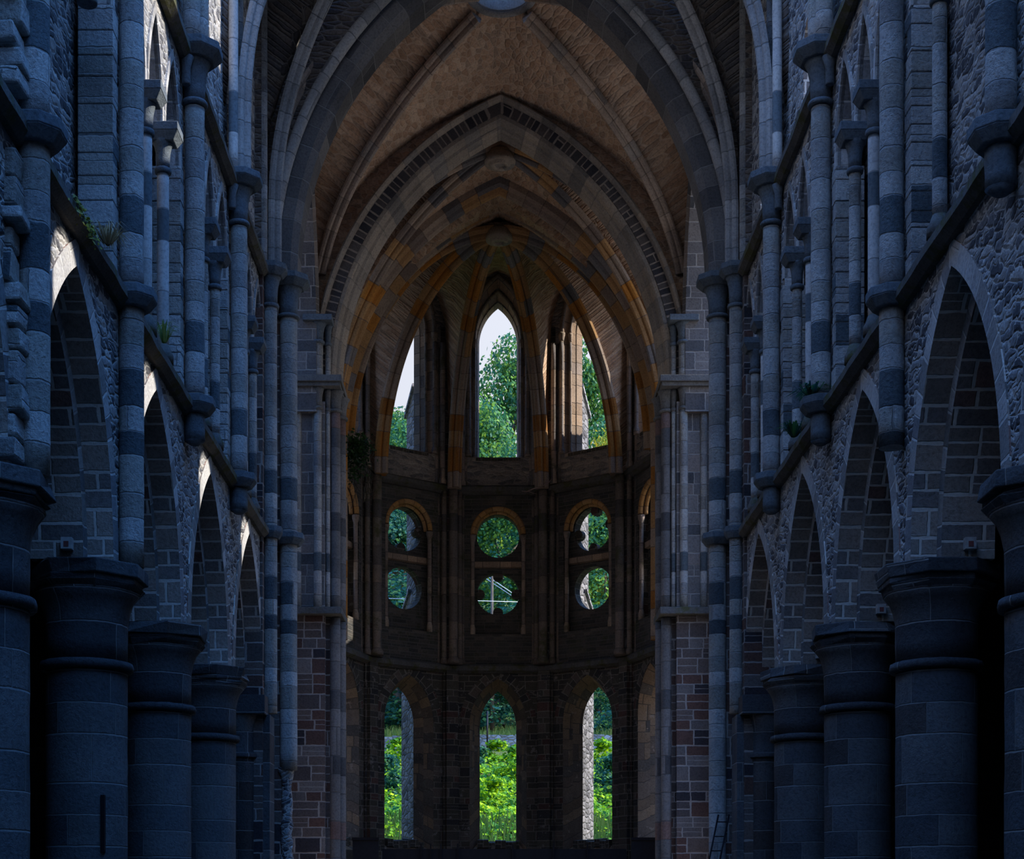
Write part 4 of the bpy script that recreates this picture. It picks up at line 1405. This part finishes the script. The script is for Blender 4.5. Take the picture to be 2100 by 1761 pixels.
# respond clusters at the corners + radiating ribs + web
HUB = Vector((0, 46.85, 22.15))
for k in range(NF + 1):
    th = (k - 2.5) * 2 * HALF
    d = Vector((math.sin(th), math.cos(th), 0))
    a = Vector((math.cos(th), -math.sin(th), 0))
    C = AC + d * (AR / math.cos(HALF))
    pos = ['at the left mouth', 'second from the left', 'left of the middle bay', 'right of the middle bay', 'second from the right', 'at the right mouth'][k]
    t = thing('respond_cluster', C, 'bundle of brown shafts in the apse angle %s' % pos, 'shafts', 'shaft bundles of the apse')
    for (aa, dd, r, z0, z1) in ((0, -.42, .15, 9.7, 15.5), (-.27, -.24, .09, 9.7, 15.5), (.27, -.24, .09, 9.7, 15.5), (-.44, -.08, .075, 9.7, 15.5), (.44, -.08, .075, 9.7, 15.5),
                                (-.34, -.30, .09, 15.7, 20.4), (.34, -.30, .09, 15.7, 20.4), (-.50, -.14, .07, 15.7, 20.4), (.50, -.14, .07, 15.7, 20.4)):
        mb = MB()
        p = C + a * aa + d * dd
        n = int((z1 - z0) / .6)
        mb.lathe((p.x, p.y), [(r * 1.4, z0), (r * 1.4, z0 + .12), (r, z0 + .2)] + [(r, z0 + .25 + (z1 - z0 - .25) * q / n) for q in range(n + 1)], 14, jit=.003)
        mb.build('shaft', 'apse_shaft' if z0 > 12 else 'apse_shaft_shade', t)
    mb = MB()
    for (w, dp, z0, z1) in ((.40, .30, 0, 9.5), (.56, .16, 0, 9.5)):
        q = [C + a * w * .5 + d * .2, C - a * w * .5 + d * .2, C - a * w * .5 - d * dp, C + a * w * .5 - d * dp]
        mb.prism([(p.x, p.y) for p in q], z0, z1)
    for (w, dp, z0, z1) in ((.7, .12, 9.7, 21.0),):
        q = [C + a * w * .5 + d * .2, C - a * w * .5 + d * .2, C - a * w * .5 - d * dp, C + a * w * .5 - d * dp]
        mb.prism([(p.x, p.y) for p in q], z0, z1)
    mb.build('pilaster', 'apse', t)
    # rib
    t = thing('apse_rib', HUB, 'moulded rib fanning from the apse boss down to the angle %s' % pos, 'rib', 'radiating ribs of the apse')
    hubp = Vector((HUB.x, HUB.y, 0))
    P0 = C - d * .58
    L_ = (Vector((P0.x, P0.y, 0)) - hubp).length
    zf = lambda tt: 15.5 + 6.58 * math.sqrt(max(1 - (1 - tt) ** 2, 0))
    mb = MB()
    dd_ = (hubp - Vector((P0.x, P0.y, 0))).normalized()
    pts, fr = rib_path((P0.x, P0.y, 0), hubp, zf, 30, 0.0, .97)
    mb.sweep(pts, fr, [(q * 1.15 + .10, w * 1.12) for q, w in RIB3])
    mb.build('rib', 'rib', t)

mb = MB()
NR, NPH = 22, 16
for fi in range(NF):
    th = (fi - 2) * 2 * HALF
    rows = []
    for i in range(NR + 1):
        row = []
        for j in range(NPH + 1):
            u = -1 + 2 * j / NPH
            ph = th + u * HALF
            rw = (AR + .03) / math.cos(u * HALF)
            wp = AC + Vector((math.sin(ph), math.cos(ph), 0)) * rw
            hb = Vector((HUB.x, HUB.y, 0))
            q = hb.lerp(Vector((wp.x, wp.y, 0)), i / NR)
            rn = min((q - hb).length / 4.5, 1.0)
            zr = 15.6 + 6.68 * math.sqrt(max(1 - rn * rn, 0))
            zm = 22.35 + .62 * (i / NR)
            row.append((q.x, q.y, zr + (zm - zr) * g_prof(u, 1.73, .3)))
        rows.append(mb.add(row))
    for i in range(NR):
        for j in range(NPH):
            ids = (rows[i] + j, rows[i] + j + 1, rows[i + 1] + j + 1, rows[i + 1] + j)
            mb.face(ids, [((j + (c_ in (1, 2))) * 3.2 / NPH, mb.v[ids[c_]].z - (i + (c_ > 1)) * .2) for c_ in range(4)], 0, True)
tag(mb.build('ceiling_apse', 'vault'), 'ribbed masonry half-dome of the apse', 'vault', kind='structure')
mb = MB()
mb.box((-6.5, 39.2, 24.0), (6.5, 53.0, 24.4))
tag(mb.build('roof_choir', 'vault_dark'), 'covering slab over the choir and apse vaults', 'roof', kind='structure')

# buttresses outside the apse
for k in range(1, NF):
    th = (k - 2.5) * 2 * HALF
    d = Vector((math.sin(th), math.cos(th), 0))
    a = Vector((math.cos(th), -math.sin(th), 0))
    C = AC + d * 5.7
    lab = ['in shade behind the far left apse windows', 'grey, seen through the left apse windows', 'sunlit, seen through the right apse windows', 'outside the far right apse windows'][k - 1]
    t = thing('apse_buttress', C, 'stepped rubble buttress %s' % lab, 'buttress', 'apse buttresses')
    for (L0, L1, z0, z1, slope, w, nm_) in ((0, 4.05, 0, 12.0, .7, 1.0, 'lower_stage'), (0, 3.5, 12.0, 19.2, .7, .9, 'upper_stage')):
        mb = MB()
        q = [C - a * w / 2, C + a * w / 2, C + a * w / 2 + d * L1, C - a * w / 2 + d * L1]
        tp = [C - a * w / 2, C + a * w / 2, C + a * w / 2 + d * (L1 * .75), C - a * w / 2 + d * (L1 * .75)]
        mb.prism([(p.x, p.y) for p in q], z0, z1)
        mb.prism([(p.x, p.y) for p in q], z1, z1 + slope, top=[(p.x, p.y) for p in tp])
        mb.build(nm_, 'buttress', t)
        mb = MB()
        w2 = w + .16
        q = [C + a * w2 / 2 + d * (L1 * .7), C - a * w2 / 2 + d * (L1 * .7), C - a * w2 / 2 + d * (L1 + .1), C + a * w2 / 2 + d * (L1 + .1)]
        b = mb.add([Vector((p.x, p.y, zz)) for p, zz in zip(q, (z1 + slope + .05, z1 + slope + .05, z1 - .05, z1 - .05))] + [Vector((p.x, p.y, zz + .12)) for p, zz in zip(q, (z1 + slope + .05, z1 + slope + .05, z1 - .05, z1 - .05))])
        for f in ((0, 1, 2, 3), (4, 5, 6, 7), (0, 1, 5, 4), (1, 2, 6, 5), (2, 3, 7, 6), (3, 0, 4, 7)):
            mb.face([b + i for i in f])
        mb.build('weathering', 'fieldwall', t)


# ------------------------------------------------------------------ plants
def leaves(mb, pts, size, rg, out=None):
    for p, nrm in pts:
        s_ = size * rg.uniform(.6, 1.3)
        n = (Vector(nrm) + Vector((rg.uniform(-1, 1), rg.uniform(-1, 1), rg.uniform(-.6, 1.2))) * .9).normalized()
        t1 = n.orthogonal().normalized()
        t1 = (Matrix.Rotation(rg.uniform(0, 2 * PI), 3, n) @ t1)
        t2 = n.cross(t1)
        b = mb.add([p - t1 * s_ * .5, p + t2 * s_ * .32, p + t1 * s_ * .5, p - t2 * s_ * .32])
        mb.face((b, b + 1, b + 2, b + 3), ((0, 0), (1, 0), (1, 1), (0, 1)))


def crown(h, r, n, size, seed, base=0.12, blobs=12):
    rg = random.Random(seed)
    mb = MB()
    B = []
    for i in range(blobs):
        z = h * (base + (1 - base) * rg.random() ** .9)
        k = math.sin(PI * min(max((z / h - base + .12) / (1.14 - base), .05), .97)) ** .6
        a = rg.uniform(0, 2 * PI)
        q = r * k * rg.uniform(.25, .78)
        B.append((Vector((q * math.cos(a), q * math.sin(a), z)), r * rg.uniform(.3, .48)))
    B.append((Vector((0, 0, h * .92)), r * .3))
    pts = []
    for i in range(n):
        c, br = B[rg.randrange(len(B))]
        v = Vector((rg.gauss(0, 1), rg.gauss(0, 1), rg.gauss(0, 1))).normalized()
        rr = br * rg.uniform(.72, 1.06) if rg.random() < .85 else br * rg.uniform(1.0, 1.3)
        pts.append((c + Vector((v.x * rr, v.y * rr, v.z * rr * .8)), v))
    leaves(mb, pts, size, rg)
    return mb


def trunk_mesh(h, r, seed):
    rg = random.Random(seed)
    mb = MB()
    pts = [Vector((rg.uniform(-.12, .12) * i, rg.uniform(-.12, .12) * i, h * .85 * i / 6 - .6)) for i in range(7)]
    mb.tube(pts, [r * (1 - .13 * i) for i in range(7)], 8)
    for i in range(5):
        p = pts[2 + i % 4]
        a = rg.uniform(0, 2 * PI)
        q = p + Vector((math.cos(a), math.sin(a), .8)) * h * .16
        e = q + Vector((math.cos(a), math.sin(a), 1.1)) * h * .1
        mb.tube([p, q, e], [r * .4, r * .25, r * .08], 6)
    return mb


PROTO = {}
def tree(kind, x, y, h, r, mat, label, group, dz=0.0, n=14000, size=.28):
    key = (kind, mat)
    z = hill_z(y) + dz
    t = thing('tree', (x, y, z), label, 'tree', group)
    if key not in PROTO:
        H0, R0 = 14.0, 4.6
        cr_ = crown(H0, R0, n, size, kind, .10, 16).build('crown', mat)
        tk = trunk_mesh(H0, .28, 5).build('trunk', 'bark')
        PROTO[key] = (cr_, tk, H0, R0)
        parts = (cr_, tk)
    else:
        cr_, tk, H0, R0 = PROTO[key]
        parts = []
        for o in (cr_, tk):
            c = o.copy()
            COL.objects.link(c)
            parts.append(c)
    for o in parts:
        o.parent = t
        o.matrix_parent_inverse = Matrix.Identity(4)
    _, _, H0, R0 = PROTO[key]
    t.scale = (r / R0, r / R0, h / H0)
    t.rotation_euler = (0, 0, (x * 1.7 + y) % 6.28)
    return t


GT = 'trees on the hillside'
tree(1, 2.3, 138, 23.0, 5.6, 'leaf', 'tallest leafy tree, its crown rising into the middle upper window', GT)
tree(2, -1.6, 118, 19.0, 5.0, 'leaf', 'paler rounded tree low in the middle upper window, left side', GT)
tree(2, 3.4, 112, 17.0, 4.4, 'leaf', 'feathery tree low in the middle upper window, right side', GT)
tree(1, -3.2, 128, 17.0, 5.0, 'leaf_dark', 'dark tree standing behind the pale one in the middle upper window', GT)
tree(2, -9.0, 140, 17.0, 5.2, 'leaf', 'tree whose top meets the sky in the left upper window', GT)
tree(1, -5.2, 136, 18.5, 4.0, 'leaf_dark', 'narrow dark tree top at the right of the left upper window', GT)
tree(3, -7.4, 116, 17.5, 5.0, 'leaf', 'bright green tree filling the lower part of the left upper window', GT)
tree(1, 8.0, 134, 23.0, 5.0, 'leaf', 'tall tree reaching highest in the right upper window', GT)
tree(2, 9.8, 116, 18.0, 4.6, 'leaf', 'light green tree in the middle of the right upper window', GT)
tree(3, 7.9, 104, 18.0, 3.0, 'leaf_gold', 'yellowing tree at the foot of the right upper window', GT)
tree(1, -6.6, 104, 13.0, 4.6, 'leaf_dark', 'deep green tree behind the left round openings', GT)
tree(2, 0.2, 106, 14.0, 4.8, 'leaf', 'sunlit green tree behind the middle round openings', GT)
tree(1, 2.8, 110, 12.0, 4.2, 'leaf_dark', 'darker tree at the right behind the middle round openings', GT)
tree(2, 6.9, 101, 13.5, 4.4, 'leaf', 'green and yellow tree behind the right round openings', GT)
tree(1, -5.7, 93.5, 11.5, 5.8, 'leaf_dark', 'low dark tree at the top of the left ground lancet', GT, -2.8)
tree(3, 1.6, 94, 10.0, 6.2, 'leaf_dark', 'low dark bluish tree at the top of the middle ground lancet', GT, -2.8)
tree(1, 7.4, 93, 10.0, 4.8, 'leaf_dark', 'low dark tree at the top of the right ground lancet', GT, -2.8)
for (x, y, h, r, lb) in ((-17, 120, 20, 6, 'broad tree on the hillside far to the left'), (17, 120, 20, 6, 'broad tree on the hillside far to the right'),
                         (-14, 104, 15, 5, 'lower tree on the hillside left of the apse'), (15, 104, 15, 5, 'lower tree on the hillside right of the apse')):
    tree(2, x, y, h, r, 'leaf', lb, GT)
rg = random.Random(21)
bx = [(x * 7.0 + rg.uniform(-2, 2), 150 + (i % 2) * 8) for i, x in enumerate(range(-5, 6))]
for x, y in bx:
    tree(2, x, y, 11, 5.2, 'leaf_dark', 'dark tree of the rear wood on the hill crest', 'trees of the rear wood', -1.0)

# undergrowth on the bank (a continuous thicket)
rg = random.Random(5)
mb = MB()
pts = []
for i in range(26000):
    y = 60.5 + 21.5 * rg.random()
    x = rg.uniform(-1, 1) * (3.5 + (y - 50) * .16)
    m = .5 + .5 * math.sin(x * 1.9 + y * .7) * math.sin(y * 1.3 - x * .6)
    z = hill_z(y) + rg.uniform(-.05, .25) + .55 * m * rg.random() ** .5
    pts.append((Vector((x, y, z)), Vector((0, -.5, .9))))
leaves(mb, pts, .24, rg)
tag(mb.build('bramble_undergrowth', 'leaf_lime'), 'bright yellow-green brambles covering the bank outside the lower windows', 'undergrowth', kind='stuff')
mb = MB()
for i in range(9000):
    y = rg.choice((rg.uniform(57, 66), rg.uniform(86.4, 92)))
    x = rg.uniform(-1, 1) * (3.5 + (y - 50) * .16)
    z = hill_z(y)
    h = rg.uniform(.35, .9)
    w = .05
    dx, dy = rg.uniform(-.2, .2), rg.uniform(-.2, .2)
    b = mb.add([(x - w, y, z - .1), (x + w, y, z - .1), (x + dx + w * .3, y + dy, z + h), (x + dx - w * .3, y + dy, z + h)])
    mb.face((b, b + 1, b + 2, b + 3), ((0, 0), (1, 0), (1, 1), (0, 1)))
tag(mb.build('meadow_grass', 'grass'), 'tall pale grass at the foot of the bank and above the field wall', 'grass', kind='stuff')

SHR = []
def shrub(x, y, h, r, mat, label, src=None):
    t = thing('shrub', (x, y, hill_z(y) - .15), label, 'shrub', 'shrubs on the bank')
    if src is None:
        o = crown(2.0, 1.2, 1500, .22, 31 + len(SHR), .05, 9).build('foliage', mat)
        o.parent = t
        o.matrix_parent_inverse = Matrix.Identity(4)
        SHR.append(o)
    else:
        o = src.copy()
        COL.objects.link(o)
        o.parent = t
    t.scale = (r / 1.2, r / 1.2, h / 2.0)
    t.rotation_euler = (0, 0, x * 2.1)
    return o
lime = shrub(.0, 81.0, 1.2, 1.3, 'leaf_lime', 'yellow-green shrub just below the field wall in the middle lancet')
dk = shrub(-.8, 79, 1.2, .9, 'leaf_dark', 'dark green shrub left of centre below the field wall')
shrub(1.0, 76, 1.8, 1.3, '', 'bright lime shrub in the middle of the central lancet', lime)
shrub(-.1, 70, 1.4, 1.1, '', 'low lime shrub near the foot of the central lancet', lime)
shrub(-5.0, 80, 1.5, 1.3, '', 'yellow-green shrub high in the left lancet', lime)
shrub(-5.1, 72, 2.0, 1.2, '', 'dark leafy shrub low in the left lancet', dk)
shrub(5.6, 80, 1.4, 1.3, '', 'yellow-green shrub high in the right lancet', lime)
shrub(5.4, 72, 2.0, 1.2, '', 'dark leafy shrub low in the right lancet', dk)

mb = MB()
rg = random.Random(8)
x = -22
while x < 22:
    w = rg.uniform(.7, 1.3)
    mb.box((x, 85.4, 9.8), (x + w, 86.1, 11.0 + rg.uniform(-.08, .08)))
    x += w
tag(mb.build('field_wall', 'fieldwall'), 'low pale dry-stone wall across the bank outside', 'wall')
t = thing('boundary_post', (-.42, 84.9, 10.2), 'thin dark post standing before the field wall in the middle lancet', 'post')
mb = MB()
mb.tube([(-.42, 84.9, 9.8), (-.42, 84.9, 12.3)], .05, 8)
mb.build('stake', 'iron', t)

# mast with stay wires and hand rail behind the round openings
t = thing('utility_mast', (-.2, 90, 11), 'pale mast with stay wires seen through the lower middle round opening', 'mast')
mb = MB()
mb.tube([(-.15, 90, 11), (-.15, 90, 21.6)], [.13, .08], 8)
mb.build('pole', 'bark', t)
mb = MB()
mb.tube([(-.9, 90, 20.9), (1.5, 90, 19.3)], .025, 6)
mb.tube([(-.75, 90, 21.0), (1.6, 90, 19.4)], .025, 6)
mb.build('stay_wire', 'white_steel', t)
t = thing('footbridge_railing', (0, 80, 16), 'white steel railing crossing behind the lower round openings', 'railing')
mb = MB()
mb.tube([(-7.5, 80, 17.55), (2.0, 80, 17.3)], .02, 6)
mb.build('top_rail', 'white_steel', t)
mb = MB()
mb.box((-7.6, 80.1, 15.2), (2.0, 80.6, 15.6))
mb.build('deck', 'iron', t)
for i in range(4):
    mb = MB()
    xx = -7.1 + i * 2.9
    mb.tube([(xx, 80, 15.5), (xx, 80, 17.5)], .018, 6)
    mb.build('baluster', 'white_steel', t)
for xx in (-7.4,):
    mb = MB()
    mb.box((xx - .2, 80.1, 5), (xx + .2, 80.6, 15.3))
    mb.build('support', 'iron', t)


# ------------------------------------------------------------------ growth on the masonry
def tuft(name, p, n, h, spread, mat, label, seed, droop=.4, w=.006):
    rg = random.Random(seed)
    mb = MB()
    for i in range(n):
        a = rg.uniform(0, 2 * PI)
        d = Vector((math.cos(a), math.sin(a), 0)) * spread * rg.random()
        hh = h * rg.uniform(.5, 1)
        q = Vector(p) + d * .25
        side = Vector((-math.sin(a), math.cos(a), 0)) * w
        m_ = q + d * .7 + Vector((0, 0, hh * .7))
        e = q + d * 1.6 + Vector((0, 0, hh * (.9 - droop)))
        b = mb.add([q - side, q + side, m_ + side * .8, m_ - side * .8, e])
        mb.face((b, b + 1, b + 2, b + 3), ((0, 0),) * 4)
        mb.face((b + 3, b + 2, b + 4), ((0, 0),) * 3)
    return tag(mb.build(name, mat), label, 'plant')


tuft('grass_tuft', (-4.72, 18.0, 9.34), 160, .32, .22, 'straw', 'tuft of dry reddish grass hanging on the mossy left ledge', 1, .7)
tuft('grass_tuft', (-4.74, 21.2, 9.36), 90, .42, .16, 'grass', 'small wispy grass behind the left ledge beside the pale colonnette', 2, .3)
tuft('weed', (4.72, 25.4, 9.34), 120, .35, .22, 'leaf_dark', 'green weed growing on the right ledge by the wall shaft', 3, .3, .014)
tuft('weed', (4.62, 23.5, 9.36), 120, .28, .26, 'leaf_dark', 'green moss plant on the ring of the right wall shaft', 4, .6, .014)
for i, (yy, n, zz, lb) in enumerate(((16.9, 260, 9.31, 'cushion of yellow moss on the left ledge near the dry grass'), (17.35, 200, 9.28, 'smaller cushion of yellow moss on the left ledge'))):
    rg = random.Random(40 + i)
    mb = MB()
    leaves(mb, [(Vector((-4.76 + rg.uniform(-.05, .04), yy + rg.gauss(0, .16), zz - abs(rg.gauss(0, .08)))), Vector((1, -.5, .5))) for k in range(n)], .05, rg)
    tag(mb.build('moss_cushion', 'moss'), lb, 'moss', kind='stuff')
rg = random.Random(77)
mb = MB()
leaves(mb, [(Vector((-4.85 + rg.gauss(0, .14), 14.5 + rg.gauss(0, .25), 13.0 + rg.gauss(0, .2))), Vector((1, -.5, .5))) for k in range(500)], .07, rg)
tag(mb.build('moss_cushion', 'leaf_dark'), 'green plant patch at the upper left corner of the picture', 'moss', kind='stuff')
# creeper on the left of the apse
mb = MB()
pts = []
for i in range(900):
    k = rg.random()
    pts.append((Vector((-4.35 + rg.gauss(0, .22), 46.9 + rg.gauss(0, .35), 15.7 - 1.2 * k * rg.random() + rg.gauss(0, .14))), Vector((.3, -1, .2))))
leaves(mb, pts, .11, rg)
iv = thing('ivy_creeper', (-4.3, 46.9, 15.5), 'dark ivy with bare stems hanging at the left end of the upper apse ledge', 'ivy')
mb.build('leaves', 'ivy', iv)
mb = MB()
for i in range(18):
    p = Vector((-4.35 + rg.gauss(0, .25), 47.0 + rg.uniform(-.2, .9), 15.6))
    q = [p]
    for k in range(6):
        p = p + Vector((rg.uniform(-.12, .12), rg.uniform(-.05, .08), -rg.uniform(.1, .36)))
        q.append(p)
    mb.tube(q, .009, 5)
mb.build('stems', 'apse_thin', iv)
# dry root on the upper apse ledge
mb = MB()
pz = 15.66
mb.tube([(1.78, 51.3, 15.75), (1.60, 51.3, 15.62), (1.45, 51.28, 15.52), (1.15, 51.3, 15.45), (.95, 51.3, 15.36), (.78, 51.3, 15.38)], [.02, .026, .022, .02, .016, .008], 6)
mb.tube([(1.62, 51.3, 15.62), (1.35, 51.28, 15.66), (1.2, 51.3, 15.6)], [.016, .012, .006], 5)
mb.tube([(1.5, 51.3, 15.55), (1.68, 51.26, 15.74), (1.72, 51.26, 15.86)], [.014, .01, .006], 5)
mb.tube([(1.0, 51.3, 15.37), (1.15, 51.27, 15.30), (1.28, 51.28, 15.28)], [.012, .01, .006], 5)
tag(mb.build('dry_root', 'root'), 'pale pinkish dry root hanging off the upper apse ledge', 'root')

# ------------------------------------------------------------------ small fittings
t = thing('iron_strip', (-4.84, 19.2, 2.7), 'upright dark iron strip fixed to the broad left pier', 'strip')
mb = MB()
mb.box((-5.05, 18.96, 2.3), (-5.0, 19.02, 3.0))
mb.build('bar', 'iron', t)
GA = [(-5.40, RY[2] - .70, 6.03, 'white plaster square with a red dot above the broad left pier'),
      (5.55, RY[2] - .70, 6.03, 'white plaster square with a red dot above the ragged right pier'),
      (5.52, RY[3] - .70, 6.03, 'white plaster square above the second broad right pier'),
      (5.50, RY[4] - .70, 6.03, 'small white plaster square above the farthest round right pier')]
for x, y, z, lb in GA:
    t = thing('crack_gauge', (x, y, z), lb, 'gauge', 'plaster crack gauges')
    mb = MB()
    mb.box((x - .065, y, z - .07), (x + .065, y + .5, z + .07))
    mb.build('plaster_pad', 'plaster', t)
    mb = MB()
    mb.box((x - .03, y - .006, z - .045), (x + .03, y + .01, z + .02))
    mb.build('red_mark', 'redmark', t)

# black panel and posts across the choir floor
t = thing('black_panel', (0, 45.5, 0), 'black panel with posts along the bottom of the apse', 'hoarding')
mb = MB()
mb.box((-3.45, 45.6, 0), (3.75, 45.7, 3.30))
mb.build('panel', 'board', t)
for xx in (-2.30, -2.02, -1.72, -1.22, .4, 1.6, 2.6):
    mb = MB()
    mb.box((xx - .025, 45.52, 0), (xx + .025, 45.58, 3.45))
    mb.build('post', 'iron', t)
for (xa, xb, lb) in ((-4.25, -3.50, 'tall black board at the left end of the black panel'), (3.82, 4.52, 'tall black board at the right end of the black panel')):
    t = thing('screen_board', ((xa + xb) / 2, 44.8, 0), lb, 'board')
    mb = MB()
    mb.box((xa, 44.75, 0), (xb, 44.85, 3.58))
    mb.build('panel', 'board', t)
    mb = MB()
    mb.box((xa - .02, 44.7, 3.52), (xb + .02, 44.9, 3.60))
    mb.build('top_rail', 'iron', t)
t = thing('leaning_ladder', (4.5, 31.6, 0), 'dark ladder leaning at the foot of the right crossing pier', 'ladder')
for dx in (0, .22):
    mb = MB()
    mb.tube([(4.05 + dx, 31.3, 2.0), (4.42 + dx, 31.75, 3.5)], .018, 8)
    mb.build('rail', 'iron', t)
for k in range(5):
    mb = MB()
    q = Vector((4.05, 31.3, 2.0)).lerp(Vector((4.42, 31.75, 3.5)), (k + .5) / 5)
    mb.tube([q, q + Vector((.22, 0, 0))], .012, 6)
    mb.build('rung', 'iron', t)
